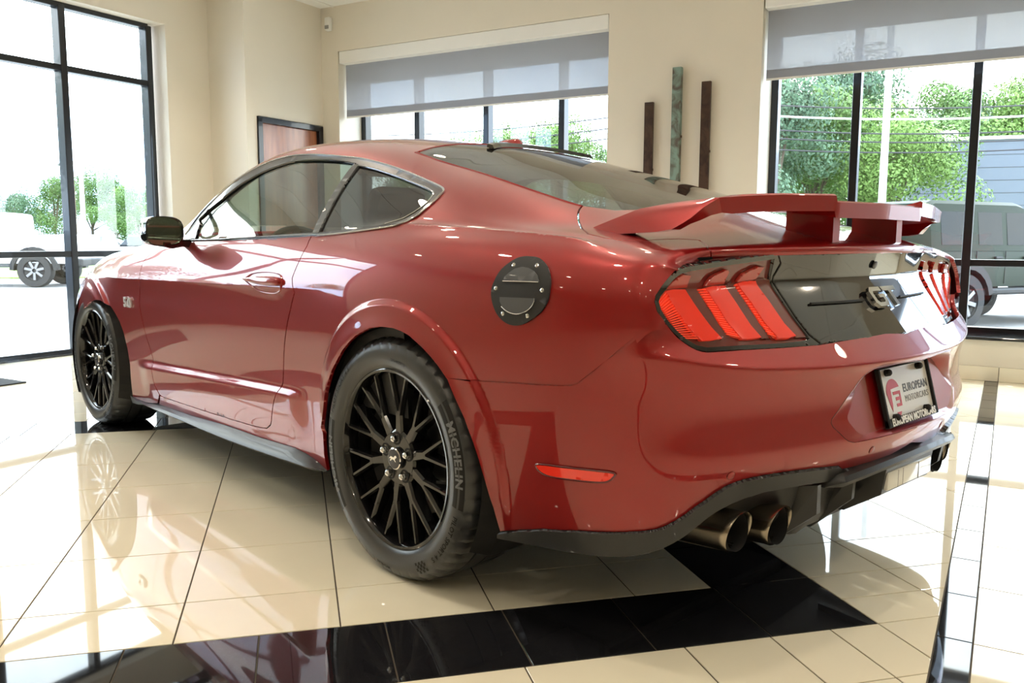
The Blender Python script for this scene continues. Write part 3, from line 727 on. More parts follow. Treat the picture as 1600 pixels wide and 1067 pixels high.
for s in (1, -1):
    # tapering outer fins and inner fins
    MB().loft([[(x, s*(y-w), z0), (x, s*(y+w), z0), (x+dx, s*(y+w+.02), z1), (x+dx, s*(y-w+.02), z1)] for x, y, w, z0, z1, dx in ((.70, .40, .016, .215, .31, 0), (.90, .40, .012, .225, .36, 0), (.985, .375, .009, .30, .378, .01))]).obj('diffuser_fin', 'satin_black', car)
    MB().loft([[(x, s*(y-w), z0), (x, s*(y+w), z0), (x+dx, s*(y+w+.01), z1), (x+dx, s*(y-w+.01), z1)] for x, y, w, z0, z1, dx in ((.70, .235, .012, .20, .31, 0), (.90, .235, .010, .215, .36, 0), (1.0, .225, .007, .31, .385, .01))]).obj('diffuser_fin', 'satin_black', car)
pod = [[(.72, -.17, .235), (.72, .17, .235), (.72, .17, .36), (.72, -.17, .36)], [(.95, -.165, .255), (.95, .165, .255), (.95, .165, .38), (.95, -.165, .38)], [(1.038, -.148, .312), (1.038, .148, .312), (1.05, .15, .385), (1.05, -.15, .385)]]
MB().loft(pod).obj('diffuser_pod', 'satin_black', car)
rl = MB().bbox((1.032, -.139, .322), (1.052, .139, .372), .006, Matrix.Rotation(0, 4, 'Y')).obj('reverse_lamp', 'reverse_lens', car, True)
for y in (-.08, -.05, .05): MB().box((1.0515, y-.001, .325), (1.0528, y+.001, .369)).obj('lens_divider', 'steel', rl)
# exhausts
for s in (1, -1):
    for y, x, z in ((.615, .915, .292), (.485, .945, .285)):
        M = Matrix.Translation((x, s*y, z)) @ Matrix.Rotation(radians(86), 4, 'Y') @ Matrix.Rotation(radians(0), 4, 'X')
        ex = MB().lathe([(.0505, -.26), (.0505, -.02), (.0515, -.004), (.050, 0), (.0475, -.004), (.0465, -.02), (.0465, -.2), (.0001, -.2)], 40, M); V = ex.V
        ex.V = [(v[0]-(v[2]-z)*-.0+(.35*(v[2]-z) if v[0] > x-.06 else 0)*.9, v[1], v[2]) for v in V]
        ex.obj('exhaust_tip', 'exhaust_metal', car, True)
        MB().lathe([(.0458, -.19), (.0458, -.004)], 32, M).obj('exhaust_bore', 'matte_black', car, True)

# ---- tail panel with lamps
ut = lambda *p: T.px(*p)
TU = T.nu-1.; TVm = T.nv-1.
BEZ = [(1216, 397.5), (1157.5, 405), (1108.5, 412), (1077, 417.3), (1061, 422), (1049, 430.5), (1035, 448), (1026, 462), (1024, 471), (1028, 486.5), (1040, 504), (1052.5, 518.5), (1070, 534.5), (1087.5, 545.5), (1105, 549), (1157.5, 545.5), (1227.5, 541.8), (1280, 537.8)]
PAN_L = [(1217.5, 399), (1221, 412), (1209.5, 432), (1209, 440), (1212.6, 446), (1245, 496), (1266, 523), (1274, 529), (1283, 536)]
def panelT(name, outl, mat, holes=(), parent=None, mirror=True, **k):
    k.setdefault('step', (.35, .35)); k.setdefault('gap', 0.); k.setdefault('est', .25)
    return panel(name, T, outl, mat, parent or car, holes, mirror=mirror, **k)
full = [np.array([3.2, 6]), np.array([5.5, 1.5]), np.array([TU, 1.0]), np.array([TU, 22]), np.array([6., 21]), np.array([3.2, 17])]
panelT('tail_backing', full, 'matte_black', off=-.03, flange=0)
pan = ut(*PAN_L); pz = lambda z: np.array([TU, (z-.705)/.24*24])
pan = pan+[pz(.722), pz(.93)]
panelT('tail_panel', pan, 'gloss_black', off=.001, flange=.02, step=(.25, .25))
# recess line across the panel, either side of the badge
for s in (1, -1):
    q = [t_at(y, .806+.0*y, .0045) for y in np.linspace(-.34, -.11, 12)]
    MB().tube([(p[0], p[1]*s, p[2]) for p, n in q], .0035, 6).obj('panel_groove', 'rubber_dark', car, True)
LAMP_IN = [(1211.5, 405), (1160, 412), (1115, 418.5), (1080, 424), (1066, 428), (1056, 435), (1042, 452), (1033, 463.5), (1030.5, 471), (1034, 484), (1044, 500), (1056, 514), (1073, 529.5), (1089, 539), (1106, 542.5), (1160, 539), (1225, 535.5), (1262, 531), (1266, 527.5), (1240, 494), (1206, 441), (1205.5, 433)]
lmps = panelT('tail_lamp', ut(*LAMP_IN), 'lamp_dark', off=-.012, flange=.01)
bez = ut(*BEZ)+ut(*PAN_L[::-1])
panelT('lamp_bezel', bez, 'gloss_black', holes=[ut(*LAMP_IN)], off=-.002, flange=.02)
Z5 = lambda *pts: [(1000+x/5.714, 380+y/5.714) for x, y in pts]
def chevron(name, pts, mat, off, fl):
    r = panelT(name, ut(*Z5(*pts)), mat, off=off, flange=fl)
    for o, l in zip(r, lmps): o.parent = l
    return r
BARS = [[(240, 425), (300, 412), (405, 412), (500, 560), (640, 750), (735, 850), (640, 868), (555, 872), (470, 790), (330, 590)],
        [(592, 395), (650, 382), (760, 378), (860, 530), (990, 730), (1085, 838), (1000, 850), (915, 852), (790, 710), (690, 550)],
        [(875, 360), (940, 342), (1035, 335), (1150, 510), (1290, 715), (1395, 825), (1330, 842), (1240, 845), (1110, 700), (1000, 530)]]
TOPS = [[(240, 412), (330, 320), (395, 285), (460, 292), (425, 395), (300, 405)], [(592, 385), (660, 300), (790, 240), (800, 262), (755, 362), (650, 375)], [(875, 348), (935, 278), (1060, 218), (1115, 215), (1035, 325), (940, 335)]]
SMOKE = [[(425, 405), (520, 400), (640, 580), (720, 720), (820, 830), (745, 855), (640, 745), (500, 550)], [(780, 370), (860, 352), (990, 560), (1090, 720), (1200, 835), (1105, 842), (990, 725), (870, 525)], [(1050, 330), (1130, 320), (1190, 330), (1320, 540), (1400, 680), (1500, 825), (1410, 830), (1290, 705), (1160, 510)]]
RIBS = [((165, 520), (238, 430), (545, 860), (385, 855)), ((525, 405), (590, 400), (905, 845), (790, 820)), ((850, 365), (885, 355), (1230, 840), (1160, 815))]
for pts in BARS: chevron('lamp_bar', pts, 'lamp_red', .0, .012)
for pts in TOPS: chevron('lamp_bar_top', pts, 'lamp_top', -.001, .010)
for pts in SMOKE: chevron('lamp_edge', pts, 'lamp_smoke', -.006, .006)
for gi, (a, b, c, d) in enumerate(RIBS):
    a, b, c, d = (np.array(q, float) for q in (a, b, c, d)); mbl = [MB(), MB()]; nr = 20
    for i in range(nr):
        t0, t1 = (i+.15)/nr, (i+.62)/nr
        q = ut(*Z5(a+(d-a)*t0, b+(c-b)*t0, b+(c-b)*t1, a+(d-a)*t1)); q = np.array(q); P = T.ev(q[:, 0], q[:, 1]); N = T.nrm(q[:, 0], q[:, 1])
        for s, mb in zip((1, -1), mbl):
            m_ = np.array([1, s, 1]); lo = (P-N*.012)*m_; hi = (P-N*.003)*m_; V = list(lo)+list(hi); f = [(4, 5, 6, 7), (0, 1, 5, 4), (1, 2, 6, 5), (2, 3, 7, 6), (3, 0, 4, 7)]
            mb.add(V, f if s > 0 else [x[::-1] for x in f])
    for mb, l in zip(mbl, lmps): mb.obj('lens_ribs', 'lamp_rib', l)
# GT badge
bp0, bn = t_at(-.0001, .8085, .004); bn = Vector(bn); bu = Vector((-bn.z, 0, bn.x)).normalized()
GM = Matrix(((0, bu.x, bn.x, bp0[0]), (1, bu.y, bn.y, 0), (0, bu.z, bn.z, bp0[2]), (0, 0, 0, 1)))
gt = MB()
gt.prism([(-.084, .018), (-.070, .030), (-.012, .030), (-.012, .017), (-.062, .017), (-.068, .010), (-.068, -.012), (-.060, -.019), (-.030, -.019), (-.024, -.014), (-.024, -.004), (-.044, -.004), (-.044, .007), (-.008, .007), (-.008, -.020), (-.020, -.031), (-.070, -.031), (-.084, -.018)], 0, .010, GM)
gt.prism([(-.006, .030), (.082, .030), (.078, .016), (.048, .016), (.048, -.031), (.030, -.031), (.030, .016), (-.002, .016)], 0, .010, GM)
gt.obj('model_badge', 'chrome', car)
MB().lathe([(.011, 0), (.011, .003), (.008, .004), (.0001, .004)], 20, Matrix.Translation(t_at(-.0001, .899, .004)[0]) @ Vector(t_at(-.0001, .899)[1]).to_track_quat('Z', 'Y').to_matrix().to_4x4()).obj('rear_camera', 'trim_grey', car, True)

# ---- rear wing
def wing_sec(y):
    a = abs(y); le = float(np.interp(a, [0, .3, .5, .60], [.785, .775, .745, .715])); te = float(np.interp(a, [0, .258, .45, .55, .60], [.950, .938, .900, .874, .861]))
    zt = float(np.interp(a, [0, .258, .262, .45, .55, .60], [1.062, 1.061, 1.077, 1.073, 1.068, 1.064])); th = .042
    zl = float(np.interp(a, [0, .5, .60], [1.045, 1.048, 1.049]))
    return [(le, y, zl-.006), (le+.006, y, zl), (le+.05, y, zl+.009), (te-.045, y, zt-.010), (te-.006, y, zt), (te, y, zt-.004), (te-.003, y, zt-th), (te-.03, y, zt-th+.006), (le+.04, y, zl-.014), (le+.008, y, zl-.012)]
yw = sorted(set(list(np.linspace(-.60, .60, 41).round(4))+[-.2625, -.2580, .2580, .2625]))
def blade(s):
    # the wing turns down into a flank that sits on the deck side
    K = [((.690, -.636, 1.046), (.768, -.642, 1.056), (.850, -.641, 1.057), (0, .012, -.034)), ((.648, -.672, 1.036), (.735, -.674, 1.039), (.823, -.660, 1.036), (0, .030, -.018)),
         ((.585, -.693, 1.012), (.690, -.698, 1.012), (.802, -.676, 1.013), (0, .034, -.006)), ((.535, -.700, .995), (.655, -.714, .990), (.786, -.690, .999), (0, .034, 0)), ((.498, -.702, .979), (.625, -.727, .967), (.769, -.705, .986), (0, .034, 0))]
    out = []
    for a, m, b, o in K:
        a, m, b, o = (np.array(q) for q in (a, m, b, o)); m1 = a*.5+m*.5; m2 = m*.5+b*.5
        L = [a+o*.6, a, m1, m2*.55+b*.45, b-(b-m)*.06, b, b+o*.98, m2*.5+b*.5+o, m1+o, a+(m-a)*.08+o*.9]; out.append([tuple(p*np.array([1, s, 1])) for p in L])
    return out
bl, br = blade(1), blade(-1)
wing = MB().loft(bl[::-1]+[wing_sec(y) for y in yw]+br).obj('rear_wing', 'paint', car, True, 32)
wing['label'] = 'red pedestal wing over the boot lid'
for s in (1, -1):
    MB().loft([[(.775, s*(.19-.022), z), (.775, s*(.19+.022), z), (.905+dx, s*(.19+.018), z), (.905+dx, s*(.19-.018), z)] for z, dx in ((.955, .0), (1.0, .0), (1.052, .0))]).obj('wing_post', 'paint', wing)

# ---- fuel door
FD = [(828, 402), (845, 405), (857, 418), (861.5, 437), (860, 455), (857, 470), (848, 486), (835, 497), (820, 506), (805, 508.5), (790, 503), (778, 490), (771, 472), (769.5, 455), (774, 440), (785, 422), (803, 408), (815, 403)]
fdo = panelA('fuel_door', [np.array(q) for q in crom(uv(*FD), 3, True)], 'satin_black', off=.005, gap=0, flange=.01, step=(.15, .2), mirror=False)[0]
fdo['label'] = 'round satin black fuel door with six screws'
def padl(pts, off, mat, nm):
    o = panelA(nm, [np.array(q) for q in uv(*pts)], mat, off=off, gap=0, flange=.004, step=(.15, .2), mirror=False)[0]; o.parent = fdo; return o
padl([(789.3, 440.3), (791, 434), (797.6, 428), (807, 421.5), (819, 418.7), (829, 420.5), (837, 425), (842.5, 432), (845, 442)], .0075, 'door_trim_fuel', 'fuel_door_inset')
padl([(784, 464.4), (838.6, 466.6), (838, 472), (833.6, 480), (823, 488), (810, 490.7), (797, 487), (787.5, 479), (784, 471)], .0075, 'door_trim_fuel', 'fuel_door_inset')
strip('inset_edge', A, [(789.3, 440.3), (815, 441), (845, 442)], .0012, 'bright_trim', .009, False, fdo, False); strip('inset_edge', A, [(838.6, 466.6), (838, 472), (833.6, 480), (823, 488), (810, 490.7), (797, 487), (787.5, 479)], .0012, 'bright_trim', .009, False, fdo, False)
for c in ((805.5, 415.6), (841.5, 416.5), (777.8, 451), (849.8, 454.3), (788.6, 489.8), (826.9, 493.4)):
    u0 = uv(c)[0]; p0 = Vector(A.ev(u0[:1], u0[1:])[0]); n0 = Vector(A.nrm(u0[:1], u0[1:])[0]); M = Matrix.Translation(p0+n0*.005) @ n0.to_track_quat('Z', 'Y').to_matrix().to_4x4()
    MB().lathe([(.0058, 0), (.0052, .0025), (.003, .0032), (.0028, .0015), (.0001, .0015)], 14, M).obj('screw', 'chrome', fdo, True)
# ---- door handle: cupped recess with a bar
HO = [(382.5, 437), (388, 431.5), (395, 427.5), (408, 425.4), (422, 425.3), (434, 427.5), (439.5, 431), (440.3, 440), (439.5, 451), (436, 456.5), (428, 458.5), (413, 456.5), (401, 452), (391, 445)]
hu = np.array(crom(uv(*HO), 3, True)); hc = hu.mean(0)
for s in (1, -1):
    secs = []
    for sc, of in ((1.04, -.002), (1.0, .004), (.95, .003), (.86, -.012), (.6, -.022), (.2, -.024)):
        q = hc+(hu-hc)*sc; P = A.ev(q[:, 0], q[:, 1])+A.nrm(q[:, 0], q[:, 1])*of; secs.append([tuple(p*np.array([1, s, 1])) for p in P])
    hd = MB().loft(secs, True, False).add(secs[-1], [tuple(range(len(hu)))]).obj('handle_cup', 'paint', car, True, 60)
    hb = uv((384, 437.2), (400, 433.5), (418, 432.5), (437, 434), (438.5, 445), (420, 446.5), (400, 443.5)); hb = np.array(crom(hb, 4, True)); c2 = hb.mean(0); secs = []
    for sc, of in ((1.0, -.004), (1.0, .006), (.93, .014), (.75, .019), (.35, .021)):
        q = c2+(hb-c2)*np.array([min(1, sc+.12), sc]); P = A.ev(q[:, 0], q[:, 1])+A.nrm(q[:, 0], q[:, 1])*of; secs.append([tuple(p*np.array([1, s, 1])) for p in P])
    MB().loft(secs, True, False).add(secs[-1], [tuple(range(len(hb)))]).obj('door_handle', 'paint', car, True, 60)
# ---- engine badge on the fender
u0 = uv((201, 473))[0]; p0 = Vector(A.ev(u0[:1], u0[1:])[0]); n0 = Vector(A.nrm(u0[:1], u0[1:])[0])
for s in (1, -1):
    n = Vector((n0.x, n0.y*s, n0.z)); r_ = Vector((s, 0, 0)); r_ = (r_-n*r_.dot(n)).normalized(); u_ = n.cross(r_).normalized()
    M = Matrix(((r_.x, u_.x, n.x, p0.x), (r_.y, u_.y, n.y, p0.y*s), (r_.z, u_.z, n.z, p0.z), (0, 0, 0, 1)))
    text_on('engine_badge', '5.0', .062, M @ Matrix.Translation((0, 0, .001)), 'badge_silver', car, 1.25, .008, .002)
# ---- door mirrors
for s in (1, -1):
    mc = np.array([-1.50, -.982*s, .990]); W_, H_ = .150, .118
    def msec(f, d):    # rounded rectangle outline, wider outboard
        o = []
        for k in range(28):
            q = 2*pi*k/28; cx, cz = cos(q), sin(q); e = .55
            xx = math.copysign(abs(cx)**e, cx)*W_/2*f; zz = math.copysign(abs(cz)**e, cz)*H_/2*f*(1-.16*(cx*s > 0)*abs(cx))
            o.append((mc[0]+d+.05*abs(0)+.12*(xx*s)*-.0, mc[1]+xx, mc[2]+zz))
        return o
    cap = [msec(.45, -.105), msec(.80, -.085), msec(.96, -.045), msec(1.0, 0.0), msec(1.0, .022), msec(.93, .024), msec(.92, .010)]
    mo = MB().loft(cap).obj('door_mirror', 'gloss_black', car, True, 40)
    MB().add(msec(.915, .012), [tuple(range(28)) if s < 0 else tuple(range(28))[::-1]]).obj('mirror_glass', 'mirror_glass', mo)
    MB().loft([[(x-.03, y*s, z-.012*w), (x+.03, y*s, z-.016*w), (x+.03, y*s, z+.012*w), (x-.03, y*s, z+.016*w)] for x, y, z, w in ((-1.55, -.86, .943, 1.2), (-1.545, -.90, .945, 1), (-1.52, -.95, .935, .9), (-1.51, -.985, .938, .7))]).obj('mirror_arm', 'gloss_black', mo)
# ---- antenna fin
fin = [[(x-l, -w, z), (x+l*.9, -w*.9, z), (x+l*.9, w*.9, z), (x-l, w, z)] for x, l, w, z in ((-.528, .052, .032, 1.308), (-.527, .050, .031, 1.328), (-.524, .042, .024, 1.341), (-.518, .026, .010, 1.348))]
MB().loft([[tuple(np.array(p)) for p in crom(q, 4, True)] for q in fin]).obj('antenna', 'paint', car, True, 60)
# third brake lamp along the top of the rear window
q = [A.xy((-.45+.09*(y/.26)**2, y))[0] for y in np.linspace(-.26, -.001, 10)]; q = np.array(q); P1 = A.ev(q[:, 0], q[:, 1])+A.nrm(q[:, 0], q[:, 1])*.006; P1 = np.concatenate([P1, (P1*np.array([1, -1, 1]))[::-1][1:]])
MB().loft([[(p[0]-.012, p[1], p[2]-.004), (p[0]-.008, p[1], p[2]+.008), (p[0]+.018, p[1], p[2]+.003), (p[0]+.028, p[1], p[2]-.012)] for p in P1]).obj('high_brake_lamp', 'gloss_black', car, True, 30)

# ---- side skirts: blade standing out below the sill
SKT = [(208, 628), (228, 630)]+SKIRT_TOP+[(497, 722), (511, 735)]
SKB = [(207, 630), (226, 638), (246, 646.5), (278, 660), (318, 677.5), (350, 690), (385, 702.5), (420, 714), (455, 725), (490, 738), (513, 746.5)]
su = np.array(uv(*SKT)); Ps = A.ev(su[:, 0], su[:, 1]); Ps = np.array([Ps[i] for i in range(len(Ps))])
skl = [pxplane(*q, 1, -.925) for q in SKB]; SKX = ([q[0] for q in skl], [q[2] for q in skl])
tt = np.linspace(0, 1, 24); Pt = np.array([[np.interp(t, np.linspace(0, 1, len(Ps)), Ps[:, k]) for k in range(3)] for t in tt])
for s in (1, -1):
    secs = []
    for i, p in enumerate(Pt):
        f = i/23; o = float(np.interp(f, [0, .08, .5, .9, 1], [.012, .035, .042, .036, .012])); zl = float(np.interp(f, [0, .1, .5, 1], [p[2]-.006, .172, .158, p[2]-.05]))
        yo = p[1]-o; zl = float(np.interp(p[0], SKX[0], SKX[1]))
        secs.append([(p[0], (p[1]+.01)*s, p[2]+.004), (p[0], (p[1]-.004)*s, p[2]), (p[0], (yo+.008)*s, min(zl+.018, p[2]-.003)), (p[0], yo*s, zl+.006), (p[0], (yo+.006)*s, zl), (p[0], (yo+.16)*s, zl-.004)])
    MB().loft(secs if s > 0 else [q[::-1] for q in secs], False, False).obj('side_skirt', 'satin_black', car, True, 40)
# ---- underbody, wheel wells
MB().bbox((-3.2, -.70, .16), (-.42, .70, .22), .02).bbox((-.42, -.5, .2), (.42, .5, .3), .02).bbox((.40, -.62, .24), (.86, .62, .42), .03).obj('underbody', 'matte_black', car)
for (xw, zw), r in ((RW, .372), (FW, .366)):
    for s in (1, -1):
        o_ = .930 if xw == 0 else .895
        mb = MB(); a0, a1 = (-30, 205) if xw == 0 else (-25, 215); V = []; n = 40
        for k in range(n+1):
            a = radians(a0+(a1-a0)*k/n)
            V += [(xw+r*cos(a), s*-o_, zw+r*sin(a)), (xw+(r+.03)*cos(a), s*-(o_-.05), zw+(r+.03)*sin(a)), (xw+(r+.03)*cos(a), s*-.58, zw+(r+.03)*sin(a)), (xw, s*-.58, zw)]
        mb.add(V, [(k*4+j, k*4+j+1, k*4+j+5, k*4+j+4) for k in range(n) for j in range(3)]).obj('wheel_well', 'matte_black', car)
# ---- cabin furniture
def seat(y):
    mb = MB(); mb.bbox((-1.50, y-.25, .36), (-.98, y+.25, .54), .05); M = Matrix.Translation((-1.0, y, .50)) @ Matrix.Rotation(radians(20), 4, 'Y')
    mb.bbox((-.07, -.24, 0), (.06, .24, .52), .05, M); mb.bbox((-.05, -.12, .53), (.05, .12, .70), .045, M)
    mb.box((-.01, -.06, .48), (.01, -.04, .58), M).box((-.01, .04, .48), (.01, .06, .58), M)
    return mb.obj('front_seat', 'seat', car, True)
seat(-.36); seat(.36)
MB().bbox((-.72, -.52, .42), (-.30, .52, .58), .05).bbox((-.40, -.55, .5), (-.22, .55, .92), .05, Matrix.Identity(4)).obj('rear_seat', 'seat', car, True)
MB().bbox((-.30, -.60, .90), (.45, .60, .935), .01).obj('parcel_shelf', 'dash', car)
MB().loft([[(-2.02, y, .80), (-2.02, y, .955), (-1.75, y, .945), (-1.62, y, .90), (-1.60, y, .70), (-1.9, y, .55)] for y in np.linspace(-.78, .78, 9)]).obj('dashboard', 'dash', car, True)
M = Matrix.Translation((-1.50, -.36, .84)) @ Matrix.Rotation(radians(68), 4, 'Y')
MB().tube([tuple(M @ Vector((.18*cos(2*pi*k/32), .18*sin(2*pi*k/32), 0))) for k in range(32)], .016, 8, closed=True).tube([tuple(M @ Vector((-.17, 0, 0))), tuple(M @ Vector((.17, 0, 0)))], .02, 6).tube([tuple(M @ Vector((0, 0, 0))), tuple(M @ Vector((0, 0, -.2)))], .03, 8).obj('steering_wheel', 'dash', car, True)
MB().bbox((-1.38, -.16, 1.245), (-1.33, .12, 1.30), .02).obj('rear_view_mirror', 'dash', car, True)
# ---- wheels
def wheel(xw, zw, R, w, yface, s, phase):
    """axle along y; local +Y is outboard"""
    we = empty('wheel', (0, 0, 0), 0, car); we['label'] = 'gloss black ten-spoke alloy wheel with low-profile tyre'
    M = Matrix.Translation((xw, yface*s, zw)) @ (Matrix.Rotation(pi, 4, 'Z') if s < 0 else Matrix.Identity(4)) if False else None
    def L(v):  # (a, b, h): a along +x seen from outboard, b up, h outboard from the rim face
        a, b, h = v; return (xw+a*s, (yface-h)*s, zw+b)     # yface is negative on the left (s=+1)
    def put(mb, name, mat, smooth=True, sharp=35):
        o = mesh_obj(name, [L(v) for v in mb.V], mb.F if s > 0 else [f[::-1] for f in mb.F], mat, we, smooth, None, sharp if smooth else None); return o
    rr = .2585; n = 240
    prof = [(rr-.004, -.006), (rr+.002, .002), (rr+.014, .008), (rr+.034, .0115), (rr+.052, .011), (R-.020, .004), (R-.010, -.010), (R-.003, -.024), (R-.001, -.044), (R, -.070), (R-.006, -.071), (R-.006, -.079), (R, -.080), (R+.001, -w*.5+.004), (R-.007, -w*.5+.003), (R-.007, -w*.5-.006), (R, -w*.5-.007), (R, -w+.06), (R-.004, -w+.03), (R-.03, -w+.006), (rr, -w+.01)]
    V = []; Fc = []; m = len(prof)
    for k in range(n):
        a = 2*pi*k/n; slot = (k % 5 == 0)
        for i, (r, h) in enumerate(prof):
            if slot and i in (6, 7, 8): r -= .006
            if slot and i in (17, 18): r -= .006
            if b_flat(r*sin(a), zw): pass
            V.append((r*cos(a), max(r*sin(a), -zw+.0005), h))
    for k in range(n):
        for i in range(m-1):
            q = (k*m+i, ((k+1) % n)*m+i, ((k+1) % n)*m+i+1, k*m+i+1); Fc.append(q)
    put(MB().add(V, Fc), 'tire', 'rubber', True, 40)
    rim = MB().lathe([(rr-.001, -.012), (rr, .000), (rr-.004, .0025), (rr-.010, .001), (rr-.014, -.006), (rr-.018, -.020), (rr-.020, -.045)], 96)
    put(rim, 'rim_lip', 'wheel_black')
    put(MB().lathe([(rr-.020, -.045), (rr-.026, -.08), (rr-.034, -w*.5), (rr-.03, -w+.04), (rr-.004, -w+.02)], 72), 'rim_barrel', 'wheel_barrel')
    put(MB().lathe([(.175, -.11), (.175, -.085), (.085, -.085), (.085, -.075), (.0001, -.075)], 56), 'brake_disc', 'disc_steel')
    cal = [(.13*cos(radians(a)), .13*sin(radians(a))) for a in range(-38, 39, 8)]+[(.195*cos(radians(a)), .195*sin(radians(a))) for a in range(38, -39, -8)]
    put(MB().prism([(-a, b) for a, b in cal] if xw == 0 else cal, -.13, -.06), 'brake_caliper', 'matte_black', False)
    put(MB().lathe([(.0001, -.018), (.074, -.018), (.082, -.024), (.084, -.05), (.086, -.09)], 40), 'hub', 'wheel_black')
    put(MB().lathe([(.030, -.018), (.030, -.008), (.027, -.0055), (.0001, -.004)], 28), 'center_cap', 'trim_grey')
    put(MB().lathe([(.0300, -.010), (.0315, -.008), (.0285, -.006)], 28), 'cap_ring', 'chrome')
    hs = [(-.017, .001), (-.009, .007), (.004, .005), (.010, .011), (.016, .012), (.019, .007), (.013, .004), (.010, -.001), (.015, -.006), (.012, -.007), (.006, -.002), (-.003, -.001), (-.010, -.007), (-.014, -.006), (-.009, .0), (-.013, .002), (-.018, -.002)]
    put(MB().prism(hs, -.0042, -.0024), 'cap_emblem', 'chrome', False)
    for k in range(5):
        a = 2*pi*k/5+radians(20); c, d = .0575*cos(a), .0575*sin(a)
        put(MB().lathe([(.0195, -.019), (.0195, -.0165), (.014, -.0165), (.0138, -.03)], 16, Matrix.Translation((c, d, 0))), 'lug_seat', 'rubber_dark')
        put(MB().lathe([(.0105, -.03), (.0105, -.006), (.0085, -.002), (.004, .0005), (.0001, .001)], 6, Matrix.Translation((c, d, 0))), 'lug_nut', 'chrome', True, 50)
    def bar(mb, p0, p1, w0, w1, h0, h1, d0, d1):
        p0 = Vector(p0); p1 = Vector(p1); t = (p1-p0).normalized(); nn = Vector((-t.y, t.x)); sec = []
        for p, ww, h, dd in ((p0, w0, h0, d0), (p1, w1, h1, d1)):
            sec.append([(*(p+nn*ww), h-dd), (*(p+nn*ww), h-.007), (*(p+nn*(ww-.0045)), h), (*(p-nn*(ww-.0045)), h), (*(p-nn*ww), h-.007), (*(p-nn*ww), h-dd)])
        mb.loft(sec[::-1])
    for k in range(10):
        a = 2*pi*k/10+phase; mb = MB(); ca, sa = cos(a), sin(a); rad = lambda r, an: (r*cos(a+an), r*sin(a+an))
        bar(mb, rad(.055, 0), rad(.138, 0), .0165, .0125, -.020, -.015, .05, .04)
        for q in (1, -1):
            bar(mb, rad(.126, q*.028), rad(.249, q*radians(9.2)), .0088, .0072, -.0155, -.009, .04, .03)
        put(mb, 'spoke', 'wheel_black', False)
    put(MB().tube([(.21*cos(-.15), .21*sin(-.15), -.03), (.19*cos(-.15), .19*sin(-.15), -.012)], .004, 8), 'valve_stem', 'rubber_dark')
    # lettering round the sidewall
    def ring_text(txt, size, rc, ang, mat, up=1, sx=1., bold=.0, h=.0095):
        V, Fc = text_geo(txt, size, 'CENTER', bold, 1.08, 2); VV = []
        for v in V:
            r = rc+v.y*up; aa = ang-up*v.x*sx/rc; hh = float(np.interp(r, [rr+.014, rr+.034, rr+.052, R-.020], [.008, .0115, .011, .004]))+.0016
            VV.append((r*cos(aa), r*sin(aa), hh))
        return put(MB().add(VV, Fc), 'sidewall_lettering', mat, False)
    rc = (rr+R)/2+.004
    # dark band behind the big word
    for ang in (radians(13), radians(193)):
        bm = MB(); V = []
        for k in range(25):
            aa = ang-.46+.92*k/24
            for r in (rc-.019, rc-.006, rc+.006, rc+.019): V.append((r*cos(aa), r*sin(aa), float(np.interp(r, [rr+.014, rr+.034, rr+.052, R-.020], [.008, .0115, .011, .004]))+.0004))
        bm.add(V, [(k*4+j, k*4+j+1, k*4+j+5, k*4+j+4)[::-1] for k in range(24) for j in range(3)]); put(bm, 'sidewall_band', 'rubber_dark', False)
        ring_text('MICHELIN', .033, rc, ang, 'rubber_print', 1, 1.12, .0012)
    ring_text('PILOT SPORT 4 S', .020, rc, radians(-34), 'rubber_dark', 1, 1.1, .0004)
    ring_text('PILOT SPORT 4 S', .020, rc, radians(146), 'rubber_dark', 1, 1.1, .0004)
    ring_text('MICHELIN', .012, rc+.008, radians(-96), 'rubber_dark', 1, 1.1, .0006)
    ring_text('275/40ZR19' if xw == 0 else '255/40ZR19', .011, rr+.028, radians(80), 'rubber_dark', 1, 1.1, .0002)
    ck = MB()
    for i in range(4):
        for j in range(6):
            if (i+j) % 2 == 0:
                r0, r1 = rc-.016+i*.008, rc-.008+i*.008; a0_, a1_ = radians(-66+j*1.5), radians(-64.5+j*1.5); hf = lambda r: float(np.interp(r, [rr+.014, rr+.034, rr+.052, R-.020], [.008, .0115, .011, .004]))+.0008
                ck.add([(r0*cos(a0_), r0*sin(a0_), hf(r0)), (r1*cos(a0_), r1*sin(a0_), hf(r1)), (r1*cos(a1_), r1*sin(a1_), hf(r1)), (r0*cos(a1_), r0*sin(a1_), hf(r0))], [(0, 1, 2, 3)])
    put(ck, 'sidewall_checkers', 'rubber_dark', False)
    return we
def b_flat(a, b): return False
wheel(RW[0], RW[1], .3515, .275, -.9425, 1, radians(14)); wheel(RW[0], RW[1], .3515, .275, -.9425, -1, radians(14))
wheel(FW[0], FW[1], .3435, .255, -.890, 1, radians(5)); wheel(FW[0], FW[1], .3435, .255, -.890, -1, radians(5))

